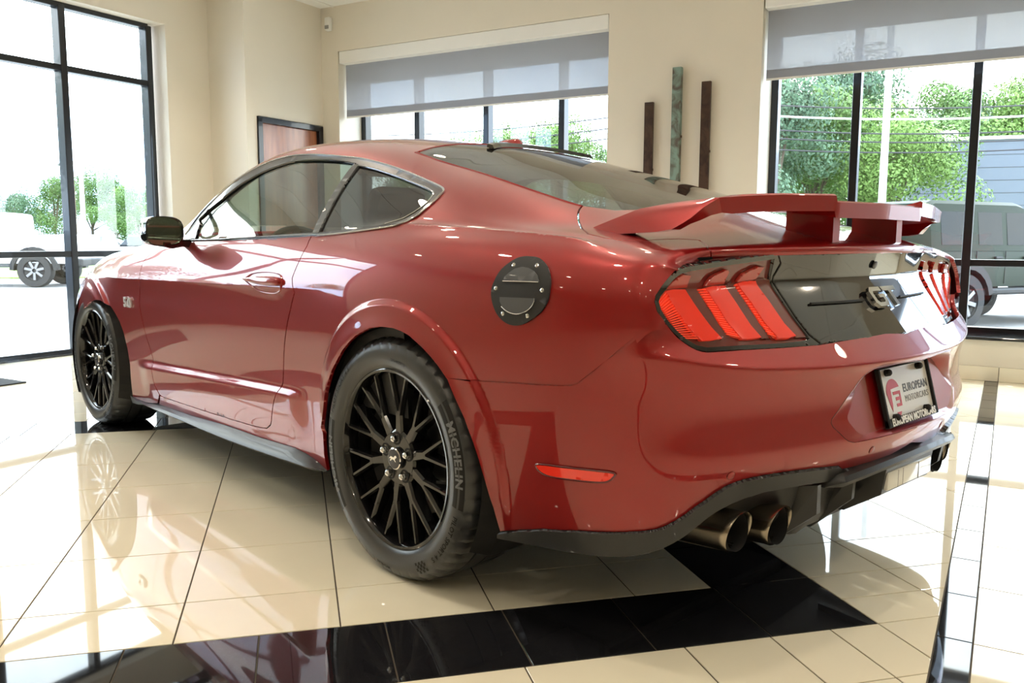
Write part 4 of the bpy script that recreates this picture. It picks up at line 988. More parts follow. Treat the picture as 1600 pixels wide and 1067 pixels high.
# ------------------------------------------------------------------ the showroom (room axes e1, e2 turned 16.75 degrees from the car)
RA = radians(16.75); RM = Matrix.Rotation(RA, 4, 'Z')
def rw(a, b, z=0.): return RM @ Vector((a, b, z))
CEIL = 3.27; BACK = 3.98; GLB = 4.37; LEFT = -5.45; GLL = -5.62; FRONT = -10.5; RIGHT = 8.5; DOORW = -4.97
def wall_paint(name, col, sc=3.0):
    m, nt, b = nodes_of(name); sset(b, Base_Color=(*col, 1), Roughness=.62, Specular_IOR_Level=.35)
    tc = nt.nodes.new('ShaderNodeTexCoord'); nz = nt.nodes.new('ShaderNodeTexNoise'); nz.inputs['Scale'].default_value = 220; nz.inputs['Detail'].default_value = 3
    n2 = nt.nodes.new('ShaderNodeTexNoise'); n2.inputs['Scale'].default_value = sc; mx = nt.nodes.new('ShaderNodeMix'); mx.data_type = 'RGBA'
    mx.inputs[6].default_value = (*[c*.97 for c in col], 1); mx.inputs[7].default_value = (*[min(1, c*1.03) for c in col], 1)
    bp = nt.nodes.new('ShaderNodeBump'); bp.inputs['Strength'].default_value = .06; bp.inputs['Distance'].default_value = .002
    nt.links.new(tc.outputs['Object'], nz.inputs['Vector']); nt.links.new(tc.outputs['Object'], n2.inputs['Vector']); nt.links.new(n2.outputs['Fac'], mx.inputs[0]); nt.links.new(mx.outputs[2], b.inputs['Base Color'])
    nt.links.new(nz.outputs['Fac'], bp.inputs['Height']); nt.links.new(bp.outputs['Normal'], b.inputs['Normal'])
wall_paint('wall_cream', (.74, .68, .57)); wall_paint('ceiling_white', (.80, .79, .75)); wall_paint('white_paint', (.82, .81, .77))
def tile_mat(name, col, var, rough, speck=False):
    m, nt, b = nodes_of(name); sset(b, Roughness=rough, Specular_IOR_Level=.55, IOR=1.52)
    tc = nt.nodes.new('ShaderNodeTexCoord'); nz = nt.nodes.new('ShaderNodeTexNoise'); nz.inputs['Scale'].default_value = 420 if speck else 7; nz.inputs['Detail'].default_value = 4
    oi = nt.nodes.new('ShaderNodeObjectInfo'); mx = nt.nodes.new('ShaderNodeMix'); mx.data_type = 'RGBA'
    mx.inputs[6].default_value = (*[c*(1-var) for c in col], 1); mx.inputs[7].default_value = (*[min(1, c*(1+var)) for c in col], 1)
    ad = nt.nodes.new('ShaderNodeMath'); ad.operation = 'MULTIPLY_ADD'; ad.inputs[1].default_value = .45; 
    nt.links.new(tc.outputs['Object'], nz.inputs['Vector']); nt.links.new(oi.outputs['Random'], ad.inputs[0]); nt.links.new(nz.outputs['Fac'], ad.inputs[2]); nt.links.new(ad.outputs[0], mx.inputs[0]); nt.links.new(mx.outputs[2], b.inputs['Base Color'])
    if speck:
        rp = nt.nodes.new('ShaderNodeValToRGB'); rp.color_ramp.elements[0].position = .60; rp.color_ramp.elements[0].color = (*col, 1); rp.color_ramp.elements[1].position = .80; rp.color_ramp.elements[1].color = (.10, .10, .11, 1)
        nt.links.new(nz.outputs['Fac'], rp.inputs[0]); nt.links.new(rp.outputs[0], b.inputs['Base Color'])
tile_mat('tile_cream', (.84, .775, .61), .035, .03); tile_mat('tile_black', (.010, .010, .012), .1, .03, True)
plain('grout', (.075, .062, .045), .8); plain('grout_light', (.30, .28, .25), .8)
plain('frame_black', (.010, .012, .016), .28, .2, .3); plain('granite', (.012, .013, .016), .08, 0, .6, noise=.5, nscale=300)
thin_glass('window_glass', (.93, .97, .96), .9)
def wood(name, c0, c1):
    m, nt, b = nodes_of(name); sset(b, Roughness=.32, Coat_Weight=.4, Coat_Roughness=.15); tc = nt.nodes.new('ShaderNodeTexCoord'); mp = nt.nodes.new('ShaderNodeMapping'); mp.inputs['Scale'].default_value = (14, 14, 1.2)
    nz = nt.nodes.new('ShaderNodeTexNoise'); nz.inputs['Scale'].default_value = 2.2; nz.inputs['Detail'].default_value = 8; rp = nt.nodes.new('ShaderNodeValToRGB'); rp.color_ramp.elements[0].position = .3; rp.color_ramp.elements[0].color = (*c0, 1); rp.color_ramp.elements[1].position = .7; rp.color_ramp.elements[1].color = (*c1, 1)
    nt.links.new(tc.outputs['Object'], mp.inputs[0]); nt.links.new(mp.outputs[0], nz.inputs['Vector']); nt.links.new(nz.outputs['Fac'], rp.inputs[0]); nt.links.new(rp.outputs[0], b.inputs['Base Color'])
wood('door_wood', (.24, .075, .03), (.40, .15, .065))
def shade_mat():
    m = bpy.data.materials.new('shade_fabric'); m.use_nodes = True; nt = m.node_tree; nt.nodes.clear(); MATS['shade_fabric'] = m
    out = nt.nodes.new('ShaderNodeOutputMaterial'); a = nt.nodes.new('ShaderNodeMixShader'); c = nt.nodes.new('ShaderNodeMixShader')
    tr = nt.nodes.new('ShaderNodeBsdfTransparent'); tr.inputs[0].default_value = (.92, .96, 1, 1); df = nt.nodes.new('ShaderNodeBsdfDiffuse'); df.inputs[0].default_value = (.42, .42, .43, 1); tl = nt.nodes.new('ShaderNodeBsdfTranslucent'); tl.inputs[0].default_value = (.30, .31, .34, 1)
    tc = nt.nodes.new('ShaderNodeTexCoord'); wv = nt.nodes.new('ShaderNodeTexChecker'); wv.inputs['Scale'].default_value = 900; mr = nt.nodes.new('ShaderNodeMapRange'); mr.inputs[3].default_value = .02; mr.inputs[4].default_value = .045
    nt.links.new(tc.outputs['Object'], wv.inputs['Vector']); nt.links.new(wv.outputs['Fac'], mr.inputs[0]); nt.links.new(mr.outputs[0], a.inputs[0])
    c.inputs[0].default_value = .40; nt.links.new(df.outputs[0], c.inputs[1]); nt.links.new(tl.outputs[0], c.inputs[2]); nt.links.new(c.outputs[0], a.inputs[1]); nt.links.new(tr.outputs[0], a.inputs[2]); nt.links.new(a.outputs[0], out.inputs[0])
shade_mat()
def struct(o): o['kind'] = 'structure'; return o

# ---- floor: grout bed with tiles laid proud
floor = struct(MB().box((LEFT-.3, FRONT-.3, -.14), (RIGHT+.3, GLB+.05, -.0025), RM).obj('floor', 'grout'))
GA = radians(61.2); GO = np.array([-.4167, -1.7991]); GP = np.array([cos(GA), sin(GA)]); GQ = np.array([-sin(GA), cos(GA)]); TS = .394
STR0, STR1 = 1.102, 1.182
P_IN, P_OUT, Q_LO, Q_IN, QT_IN, QT_OUT = 1.804, 2.109, -.545, -.240, 2.230, 2.535; PL_IN, PL_OUT = -.666, -.971
def g2w(p, q): return GO+GP*p+GQ*q
tiles = []          # (polygon world xy, material)
def clip(poly, nrm, d):      # keep nrm.x <= d
    out = []
    for i in range(len(poly)):
        a, b = poly[i], poly[(i+1) % len(poly)]; da, db = nrm@a-d, nrm@b-d
        if da <= 0: out.append(a)
        if da*db < 0: out.append(a+(b-a)*da/(da-db))
    return out
e1 = np.array([cos(RA), sin(RA)]); e2 = np.array([-sin(RA), cos(RA)]); gp = .0019
def room_clip(poly, a0, a1, b0, b1):
    for n_, d_ in ((e1, a1-gp), (-e1, -a0-gp), (e2, b1-gp), (-e2, -b0-gp)):
        if len(poly) < 3: return []
        poly = clip(poly, n_, d_)
    return poly if len(poly) > 2 else []
pe = sorted([P_IN, P_OUT, PL_IN, PL_OUT]+[k*TS for k in range(-32, 30)]); qe = sorted([Q_LO, Q_IN, QT_IN, QT_OUT]+[k*TS for k in range(-28, 26)])
def in_band(p, q): return PL_OUT < p < P_OUT and Q_LO < q < QT_OUT and not (PL_IN < p < P_IN and Q_IN < q < QT_IN)
MAT = (-5.05, -4.43, -.62, .47)
def rect(p0, p1, q0, q1): return [g2w(p0+gp, q0+gp), g2w(p1-gp, q0+gp), g2w(p1-gp, q1-gp), g2w(p0+gp, q1-gp)]
for i in range(len(pe)-1):
    for j in range(len(qe)-1):
        p0, p1, q0, q1 = pe[i], pe[i+1], qe[j], qe[j+1]
        if in_band((p0+p1)/2, (q0+q1)/2): continue
        if p1-p0 < .01 or q1-q0 < .01: continue
        r = room_clip(rect(p0, p1, q0, q1), LEFT-.17, STR0, FRONT, BACK)
        if r: tiles.append((r, 'tile_cream'))
# black border of 0.305 m tiles
bands = [(q, 'h') for q in ((Q_LO, Q_IN), (QT_IN, QT_OUT))]
J0 = -.068; jp = float((np.array([.085, -1.399])-GO)@GP)
for (q0, q1) in ((Q_LO, Q_IN), (QT_IN, QT_OUT)):
    k = -12
    while k < 12:
        p0, p1 = jp+k*.3045, jp+(k+1)*.3045; k += 1
        p0 = max(p0, PL_OUT); p1 = min(p1, P_OUT)
        if p1-p0 > .02: tiles.append((rect(p0, p1, q0, q1), 'tile_black'))
for (p0, p1) in ((P_IN, P_OUT), (PL_OUT, PL_IN)):
    q = Q_IN
    while q < QT_IN-.01: tiles.append((rect(p0, p1, q, min(q+.3045, QT_IN)), 'tile_black')); q += .3045
# narrow black strip along the aisle, and the square-laid tiles beyond it
def rr_(a0, a1, b0, b1): return [np.array(rw(a, b)[:2]) for a, b in ((a0+gp, b0+gp), (a1-gp, b0+gp), (a1-gp, b1-gp), (a0+gp, b1-gp))]
k = -36
while .097+k*.305 < BACK:
    b0, b1 = .097+k*.305, .097+(k+1)*.305; k += 1
    b0, b1 = max(b0, FRONT), min(b1, BACK)
    if b1-b0 > .02: tiles.append((rr_(STR0, STR1, b0, b1), 'tile_black'))
a = STR1
while a < RIGHT:
    b = -.1244-.393*27
    while b < BACK:
        b0, b1 = max(b, FRONT), min(b+.393, BACK); b += .393
        if b1-b0 > .02: tiles.append((rr_(a, min(a+.393, RIGHT), b0, b1), 'tile_cream'))
    a += .393
def proj(P):
    q = np.asarray(P, float)-CAM; z = q@CD; return 800+F_PX*(q@CR)/z, 533.5-F_PX*(q@CU)/z, z
def seen_area(poly):
    pr = [proj((*p, 0.)) for p in poly]
    if min(z for *_, z in pr) < .3: 
        return 0
    xy = np.array([(min(max(x, 0), 1600), min(max(y, 0), 1067)) for x, y, z in pr]); x, y = xy[:, 0], xy[:, 1]
    return abs(.5*np.sum(x*np.roll(y, -1)-np.roll(x, -1)*y))
tiles = sorted(tiles, key=lambda t: -seen_area(t[0])); rest = {'tile_cream': MB(), 'tile_black': MB()}
def tile_geo(poly):
    c = sum(poly)/len(poly); n = len(poly); ch = .0012
    top = [c+(p-c)*(1-ch/max(np.linalg.norm(p-c), 1e-3)) for p in poly]
    V = [(*p, -.004) for p in poly]+[(*p, -.0010) for p in poly]+[(*p, 0.) for p in top]
    return V, [tuple(range(2*n, 3*n))]+[(i, (i+1) % n, n+(i+1) % n, n+i) for i in range(n)]+[(n+i, n+(i+1) % n, 2*n+(i+1) % n, 2*n+i) for i in range(n)]
for n_, (poly, m) in enumerate(tiles):
    ar = .5*sum(poly[i][0]*poly[(i+1) % len(poly)][1]-poly[(i+1) % len(poly)][0]*poly[i][1] for i in range(len(poly)))
    if ar < 0: poly = poly[::-1]
    V, Fc = tile_geo(poly)
    if n_ < 295:
        c = sum(poly)/len(poly); o = mesh_obj('floor_tile', [(v[0]-c[0], v[1]-c[1], v[2]) for v in V], Fc, m, floor); o.location = (c[0], c[1], 0)
    else: rest[m].add(V, Fc)
for m, mb in rest.items():
    o = mb.obj('floor_tiles', m, floor); o['kind'] = 'stuff'
# entrance mat by the windows
mat_ob = MB().bbox((MAT[0], MAT[2], .0005), (MAT[1], MAT[3], .009), .003, RM).obj('floor_mat', 'matte_black')
tag(mat_ob, 'flat black floor mat lying on the pale tiles by the tall windows', 'mat')

# ---- walls
def wbox(mb, a, b): return mb.box(a, b, RM)
wb = MB(); X1 = RIGHT
wbox(wb, (DOORW-.8, BACK, 0), (-4.75, GLB+.06, CEIL)); wbox(wb, (-1.80, BACK, 0), (-.53, GLB+.06, CEIL)); wbox(wb, (-4.75, BACK, 2.83), (-1.80, GLB+.06, CEIL)); wbox(wb, (-.53, BACK, 2.83), (4.4, GLB+.06, CEIL))
wbox(wb, (-4.75, BACK, 0), (-1.80, GLB-.04, .285)); wbox(wb, (-.53, BACK, 0), (4.4, GLB-.04, .285)); wbox(wb, (4.4, BACK, 0), (RIGHT+.3, GLB+.06, CEIL)); wbox(wb, (-4.75, GLB-.10, 2.60), (-1.80, GLB+.06, 2.83)); wbox(wb, (-.53, GLB-.10, 2.60), (4.4, GLB+.06, 2.83))
for k in range(0, len(wb.V), 8): struct(MB().add(wb.V[k:k+8], [tuple(i-k for i in f) for f in wb.F[k//8*6:k//8*6+6]]).obj('wall_back', 'wall_cream'))
wl = MB(); wbox(wl, (GLL-.1, 2.49, 0), (LEFT, 2.96, CEIL)); wbox(wl, (GLL-.1, FRONT, 2.86), (LEFT, 2.49, CEIL)); wbox(wl, (GLL-.1, FRONT-.3, 0), (LEFT, -1.69, CEIL))
struct(wl.obj('wall_left', 'wall_cream'))
wd = MB(); wbox(wd, (GLL-.1, 2.96, 0), (DOORW, 3.10, CEIL)); wbox(wd, (DOORW-.12, 3.10, 2.11), (DOORW, BACK+.05, CEIL)); wbox(wd, (DOORW-.12, 3.94, 0), (DOORW, BACK+.05, 2.11)); wbox(wd, (DOORW-.9, 3.05, 0), (DOORW-.8, BACK+.1, CEIL))
struct(wd.obj('wall_door', 'wall_cream'))
struct(wbox(MB(), (RIGHT, FRONT-.3, 0), (RIGHT+.2, GLB+.06, CEIL)).obj('wall_right', 'wall_cream'))
wf = MB(); wbox(wf, (GLL-.1, FRONT-.25, 2.86), (RIGHT, FRONT, CEIL)); wbox(wf, (1.6, FRONT-.25, 0), (RIGHT, FRONT, 2.86)); wbox(wf, (LEFT-.2, FRONT-.25, 0), (1.6, FRONT, 2.86))
struct(wf.obj('wall_front', 'wall_cream'))
# tile skirting under the right-hand window
sk = MB(); bb = struct(MB().box((-.53, BACK-.003, .0), (RIGHT, BACK-.0005, .098), RM).obj('baseboard_back', 'grout'))
a = STR1-.393*5
while a < RIGHT-.4:
    MB().bbox((a+gp, BACK-.014, .001), (a+.393-gp, BACK-.002, .10), .0015, RM).obj('skirting_tile', 'tile_cream', bb); a += .393
struct(MB().bbox((-.53, BACK-.025, .285), (4.4, GLB-.02, .306), .004, RM).obj('trim_1', 'granite')); struct(MB().bbox((-4.75, BACK-.025, .285), (-1.80, GLB-.02, .306), .004, RM).obj('trim_2', 'granite'))
# ceiling: slab with a hung grid
ceil = struct(MB().box((GLL-.1, FRONT-.3, CEIL), (RIGHT+.2, GLB+.06, CEIL+.2), RM).obj('ceiling', 'ceiling_white'))
cg = MB()
for k in range(23): cg.box((LEFT+.02+k*.61, FRONT, CEIL-.006), (LEFT+.045+k*.61, BACK, CEIL+.002), RM)
for k in range(24): cg.box((LEFT, FRONT+.02+k*.61, CEIL-.0055), (RIGHT, FRONT+.045+k*.61, CEIL+.002), RM)
cg.obj('ceiling_grid', 'white_paint', ceil)

# ---- windows
def window(name, axis, plane, us, zs, dark_bays=0):
    """axis 'b': runs along e1 at e2=plane; axis 'l': runs along e2 at e1=plane. us = frame positions, zs = rail positions"""
    w = struct(empty(name, rw(us[0], plane, 0) if axis == 'b' else rw(plane, us[0], 0)))
    inv = Matrix.Translation(w.location).inverted()
    def bx(u0, u1, z0, z1, d0, d1):
        return ((u0, plane+d0, z0), (u1, plane+d1, z1)) if axis == 'b' else ((plane+d0, u0, z0), (plane+d1, u1, z1))
    def add(nm, mat, *a_):
        p, q = bx(*a_); mb = MB(); lo = [min(p[i], q[i]) for i in range(3)]; hi = [max(p[i], q[i]) for i in range(3)]
        mb.bbox(lo, hi, .006, inv @ RM) if mat != 'window_glass' else mb.box(lo, hi, inv @ RM)
        return mb.obj(nm, mat, w)
    s = 1 if axis == 'b' else -1; hw = .03
    for u in us: add('mullion', 'frame_black', u-hw, u+hw, zs[0], zs[-1], -.05*s, .05*s)
    for z in zs: add('transom', 'frame_black', us[0], us[-1], z-hw*.85, z+hw*.85, -.045*s, .045*s)
    for i in range(len(us)-1):
        for j in range(len(zs)-1): add('pane' if j or i >= dark_bays else 'added_dark_panel', 'window_glass' if j or i >= dark_bays else 'matte_black', us[i]+hw*.6, us[i+1]-hw*.6, zs[j]+hw*.5, zs[j+1]-hw*.5, .004*s, .010*s)  # opaque dark lower panels, added out of view to darken the car door's reflection
    return w
window('window_1', 'l', GLL, [1.596-.813*k for k in range(4, -1, -1)]+[2.41], [.012, .83, 2.342, 2.845], 3)
window('window_2', 'b', GLB, [-4.725, -4.037, -3.22, -2.41, -1.83], [.31, .81, 2.60])
window('window_3', 'b', GLB, [-.505, .111, .921, 1.735, 2.55, 3.36, 4.37], [.318, .81, 2.60])
struct(MB().box((GLL-.06, -1.69, 0), (LEFT+.0, 2.49, .012), RM).obj('trim_3', 'granite'))
# roller shades with white head boxes
def shade(a0, a1, zb, lab):
    e = empty('roller_shade', rw((a0+a1)/2, 4.08, zb)); inv = Matrix.Translation(e.location).inverted() @ RM
    mesh_obj('shade_fabric', [inv @ Vector(v) for v in ((a0, 4.079, zb), (a1, 4.079, zb), (a1, 4.079, 2.76), (a0, 4.079, 2.76))], [(0, 1, 2, 3)], 'shade_fabric', e)
    MB().box((a0, 4.0765, zb-.004), (a1, 4.082, zb+.012), inv).obj('hem_bar', 'white_paint', e)
    mesh_obj('hem_pocket', [inv @ Vector(v) for v in ((a0, 4.077, zb+.01), (a1, 4.077, zb+.01), (a1, 4.077, zb+.075), (a0, 4.077, zb+.075))], [(0, 1, 2, 3)], 'shade_fabric', e)
    MB().bbox((a0-.005, BACK+.002, 2.71), (a1+.005, 4.12, 2.828), .006, inv).obj('head_box', 'white_paint', e)
    tag(e, lab, 'roller shade')
shade(-4.735, -1.81, 2.19, 'grey mesh roller shade half drawn over the window beside the wooden door')
shade(-.515, 4.36, 2.195, 'grey mesh roller shade half drawn over the wide window right of the metal wall strips')

# ---- door in the side wall
d = struct(empty('door_1', rw(DOORW, 3.1, 0))); inv = Matrix.Translation(d.location).inverted() @ RM
for nm, a_, b_ in (('door_frame', (DOORW-.10, 3.085, 0), (DOORW+.018, 3.145, 2.095)), ('door_frame', (DOORW-.10, 3.905, 0), (DOORW+.018, 3.965, 2.095)), ('door_frame', (DOORW-.10, 3.085, 2.05), (DOORW+.018, 3.965, 2.105))): MB().bbox(a_, b_, .004, inv).obj(nm, 'frame_black', d)
leaf = MB().bbox((DOORW-.065, 3.145, .01), (DOORW-.02, 3.905, 2.05), .003, inv).obj('door_leaf', 'door_wood', d)
for z in (.25, 1.0, 1.82): MB().bbox((DOORW-.022, 3.138, z-.055), (DOORW-.008, 3.156, z+.055), .002, inv).obj('hinge', 'frame_black', leaf)
MB().tube([tuple(inv @ Vector(v)) for v in ((DOORW-.02, 3.84, 1.0), (DOORW+.03, 3.84, 1.0), (DOORW+.03, 3.74, 1.0))], .01, 8).obj('door_handle', 'steel', leaf, True)

# ---- metal strips on the pier
def patina(name, c0, c1, rough, metal):
    m, nt, b = nodes_of(name); sset(b, Roughness=rough, Metallic=metal); tc = nt.nodes.new('ShaderNodeTexCoord'); nz = nt.nodes.new('ShaderNodeTexNoise'); nz.inputs['Scale'].default_value = 9; nz.inputs['Detail'].default_value = 9; nz.inputs['Distortion'].default_value = 1.2
    rp = nt.nodes.new('ShaderNodeValToRGB'); rp.color_ramp.elements[0].position = .36; rp.color_ramp.elements[0].color = (*c0, 1); rp.color_ramp.elements[1].position = .56; rp.color_ramp.elements[1].color = (*c1, 1)
    nt.links.new(tc.outputs['Object'], nz.inputs['Vector']); nt.links.new(nz.outputs['Fac'], rp.inputs[0]); nt.links.new(rp.outputs[0], b.inputs['Base Color'])
patina('bronze_dark', (.035, .018, .012), (.075, .04, .025), .45, .4); patina('verdigris', (.10, .085, .065), (.21, .30, .25), .6, .2)
for a0, a1, zt, zb, m, lab, th in ((-1.452, -1.378, 2.078, .85, 'bronze_dark', 'shortest of the metal wall strips, dark brown bronze, beside the green one', .03), (-1.216, -1.142, 2.33, .95, 'verdigris', 'tallest metal wall strip with mottled green verdigris patina on the cream pier', .045), (-.980, -.906, 2.203, .80, 'bronze_dark', 'dark brown metal wall strip between the green strip and the wide window', .03)):
    e = empty('wall_sculpture', rw((a0+a1)/2, BACK, zb)); inv = Matrix.Translation(e.location).inverted() @ RM
    MB().bbox((a0, BACK-.02-th, zb), (a1, BACK-.02, zt), .003, inv).obj('metal_strip', m, e)
    for z in (zb+.2, zt-.25): MB().bbox(((a0+a1)/2-.015, BACK-.022, z), ((a0+a1)/2+.015, BACK+.0005, z+.03), .002, inv).obj('standoff', 'steel', e)
    for z in (zt-.55, zt-.95): MB().bbox((a1-.002, BACK-.045, z), (a1+.008, BACK-.03, z+.02), .002, inv).obj('side_clip', 'bronze_dark', e)
    tag(e, lab, 'wall art', 'metal strips on the pier')
# motion sensor near the ceiling corner
e = empty('motion_sensor', rw(-4.845, BACK, 3.03)); inv = Matrix.Translation(e.location).inverted() @ RM
MB().bbox((-4.88, BACK-.05, 3.035), (-4.815, BACK, 3.165), .012, inv).obj('housing', 'white_paint', e, True); MB().bbox((-4.872, BACK-.056, 3.05), (-4.823, BACK-.045, 3.085), .004, inv).obj('lens', 'headliner', e)
tag(e, 'small white motion sensor high on the wall by the ceiling corner', 'sensor')
# ---- recessed ceiling lamps
plain('lamp_glow', (1, 1, 1), .5, emit=(1., .86, .66), es=LAMP_GLOW)
lamp_light = bpy.data.lights.new('downlight', 'SPOT'); lamp_light.energy = LAMP_W; lamp_light.color = (1., .87, .70); lamp_light.spot_size = radians(115); lamp_light.spot_blend = .6; lamp_light.shadow_soft_size = .06
tr0 = None
spots = [(-4.3+1.85*i, -5.2+1.85*j) for i in range(6) for j in range(5)]
for i_, (a, b) in enumerate(spots):
    p = rw(a, b, CEIL-.006); e = empty('ceiling_downlight', p)
    tr = MB().lathe([(.085, .004), (.085, -.006), (.068, -.008), (.064, .004)], 28).obj('trim_ring', 'white_paint', e, True) if tr0 is None else tr0[0].copy()
    ln = MB().lathe([(.064, .0), (.0001, -.002)], 24).obj('lens', 'lamp_glow', e) if tr0 is None else tr0[1].copy()
    if tr0 is None: tr0 = (tr, ln)
    else:
        for o in (tr, ln): COL.objects.link(o); o.parent = e
    lo = bpy.data.objects.new('lamp_light', lamp_light); COL.objects.link(lo); lo.parent = e; lo.location = (0, 0, -.02)
    tag(e, 'round recessed ceiling downlight with white trim ring', 'ceiling light', 'recessed ceiling downlights')

# ------------------------------------------------------------------ outdoors
GZ = -.32
CDH = np.array([CD[0], CD[1], 0.]); CDH /= np.linalg.norm(CDH)
def out_at(px, dist):
    """ground point in the direction of photo column px, dist metres ahead"""
    v = CDH*dist+CR*np.array([1, 1, 0])*(px-800)/F_PX*dist
    return np.array([CAM[0]+v[0], CAM[1]+v[1], GZ])
def h_at(py, dist): return CAM[2]+(375-py)/F_PX*dist-GZ      # height above ground of photo row py at dist
plain('asphalt', (.26, .26, .26), .9, noise=.12, nscale=3, bump=.3); plain('concrete', (.52, .51, .49), .85, noise=.06, nscale=4); plain('grass', (.20, .30, .07), .9, noise=.35, nscale=2.5)
plain('building_block', (.115, .135, .185), .8, noise=.06, nscale=2); plain('coping', (.6, .6, .6), .6); plain('pole_white', (.65, .66, .66), .4); plain('pole_wood', (.16, .12, .09), .9); plain('wire', (.03, .03, .035), .6); plain('wire_pale', (.55, .56, .6), .4)
plain('suv_green', (.020, .028, .020), .4, .0, 0, spec=.15); plain('suv_black', (.015, .015, .016), .5); plain('tint', (.006, .010, .014), .08, 0, 0, spec=.2); plain('car_white', (.72, .73, .74), .15, 0, 1.0); plain('car_silver', (.36, .38, .40), .22, .6, 1.0); plain('car_blue', (.05, .09, .2), .2, .3, 1.0); plain('car_grey', (.10, .105, .11), .2, .4, 1.0); plain('tire_out', (.02, .02, .021), .7); plain('alloy', (.25, .25, .26), .35, .9); plain('tail_red', (.4, .02, .02), .3)
mesh_obj('ground', [(-120, -120, GZ), (120, -120, GZ), (120, 120, GZ), (-120, 120, GZ)], [(0, 1, 2, 3)], 'asphalt')['kind'] = 'structure'
def pad(name, pts, mat, h=.03):
    P = [np.array(p) for p in pts]; n = len(P); V = [(p[0], p[1], GZ) for p in P]+[(p[0], p[1], GZ+h) for p in P]
    o = mesh_obj(name, V, [tuple(range(n, 2*n))]+[(i, (i+1) % n, n+(i+1) % n, n+i) for i in range(n)], mat); o['kind'] = 'structure'; return o
pad('lawn', [out_at(-900, 27), out_at(95, 27), out_at(300, 31), out_at(420, 60), out_at(-200, 60), out_at(-900, 60)], 'grass', .05)
pad('lawn', [out_at(1150, 30), out_at(2400, 26), out_at(2600, 60), out_at(1150, 60)], 'grass', .05)
pad('sidewalk', [tuple(rw(GLL-.1, -7, 0))[:2]+(0,), tuple(rw(GLL-.1, 5, 0))[:2]+(0,), tuple(rw(GLL-1.6, 5, 0))[:2]+(0,), tuple(rw(GLL-1.6, -7, 0))[:2]+(0,)], 'concrete', .13)
pad('sidewalk', [tuple(rw(-7, GLB+.1, 0))[:2]+(0,), tuple(rw(-7, GLB+1.7, 0))[:2]+(0,), tuple(rw(9, GLB+1.7, 0))[:2]+(0,), tuple(rw(9, GLB+.1, 0))[:2]+(0,)], 'concrete', .13)
# ---- trees: trunk with branches and a crown of leaf-sized blades
def leaf_mat(name, c0, c1):
    m, nt, b = nodes_of(name); sset(b, Roughness=.6, Specular_IOR_Level=.3); tc = nt.nodes.new('ShaderNodeTexCoord'); nz = nt.nodes.new('ShaderNodeTexNoise'); nz.inputs['Scale'].default_value = .9; nz.inputs['Detail'].default_value = 4
    rp = nt.nodes.new('ShaderNodeValToRGB'); rp.color_ramp.elements[0].position = .35; rp.color_ramp.elements[0].color = (*c0, 1); rp.color_ramp.elements[1].position = .65; rp.color_ramp.elements[1].color = (*c1, 1)
    nt.links.new(tc.outputs['Object'], nz.inputs['Vector']); nt.links.new(nz.outputs['Fac'], rp.inputs[0]); nt.links.new(rp.outputs[0], b.inputs['Base Color'])
leaf_mat('leaf_a', (.06, .12, .035), (.13, .23, .06)); leaf_mat('leaf_b', (.09, .17, .04), (.20, .32, .08)); leaf_mat('leaf_c', (.06, .12, .075), (.12, .20, .11)); plain('bark', (.09, .07, .05), .9)
def tree_meshes(seed, n=3200, wide=.42, blobs=15):
    R = np.random.RandomState(seed); C = []
    for k in range(blobs):
        a = R.rand()*2*pi; h = .30+.62*R.rand(); r = wide*(1-abs(h-.55)*1.1)*R.rand()**.5; C.append((r*cos(a), r*sin(a), h, .12+.10*R.rand()))
    C = np.array(C); idx = R.randint(0, blobs, n); d = R.normal(size=(n, 3)); d /= np.linalg.norm(d, axis=1)[:, None]; rad = C[idx, 3]*(.55+.5*R.rand(n)**.6)
    P = C[idx, :3]+d*rad[:, None]*np.array([1, 1, .85]); s = .006+.007*R.rand(n)
    a = np.cross(d, R.normal(size=(n, 3))); a /= np.linalg.norm(a, axis=1)[:, None]; b = np.cross(a, d+.6*R.normal(size=(n, 3))); b /= np.linalg.norm(b, axis=1)[:, None]
    V = np.stack([P-a*s[:, None], P+b*s[:, None]*.6, P+a*s[:, None], P-b*s[:, None]*.6], 1).reshape(-1, 3)
    crown = (V, [(4*i, 4*i+1, 4*i+2, 4*i+3) for i in range(n)])
    tb = MB().tube([(0, 0, 0), (.004, 0, .2), (0, .005, .4), (.005, 0, .75)], [.022, .018, .014, .005], 7)
    for c in C[:7]: tb.tube([(0, 0, .25+.1*R.rand()), (c[0]*.5, c[1]*.5, c[2]*.8), (c[0], c[1], c[2])], [.010, .006, .002], 5)
    return crown, tb
TK = []
for sd, w_, nb in ((1, .40, 16), (2, .34, 14), (3, .46, 18)):
    (V, Fc), tb = tree_meshes(sd, 17000, w_, nb)
    cm = [None]*3
    for i, m in enumerate(('leaf_a', 'leaf_b', 'leaf_c')):
        me = bpy.data.meshes.new('crown'); me.from_pydata([tuple(v) for v in V], [], Fc); me.materials.append(MATS[m]); cm[i] = me
    tm = bpy.data.meshes.new('trunk'); tm.from_pydata(tb.V, [], tb.F); tm.materials.append(MATS['bark']); TK.append((cm, tm))
def tree(px, dist, top, kind, col, label, group, sx=1.):
    h = h_at(top, dist)/.98; p = out_at(px, dist); e = empty('tree', tuple(p), random.random()*6.28); e.scale = (h*sx, h*sx, h)
    o = bpy.data.objects.new('crown', TK[kind][0][col]); COL.objects.link(o); o.parent = e; o2 = bpy.data.objects.new('trunk', TK[kind][1]); COL.objects.link(o2); o2.parent = e
    tag(e, label, 'tree', group); return e
g_ = 'trees beyond the wide window'
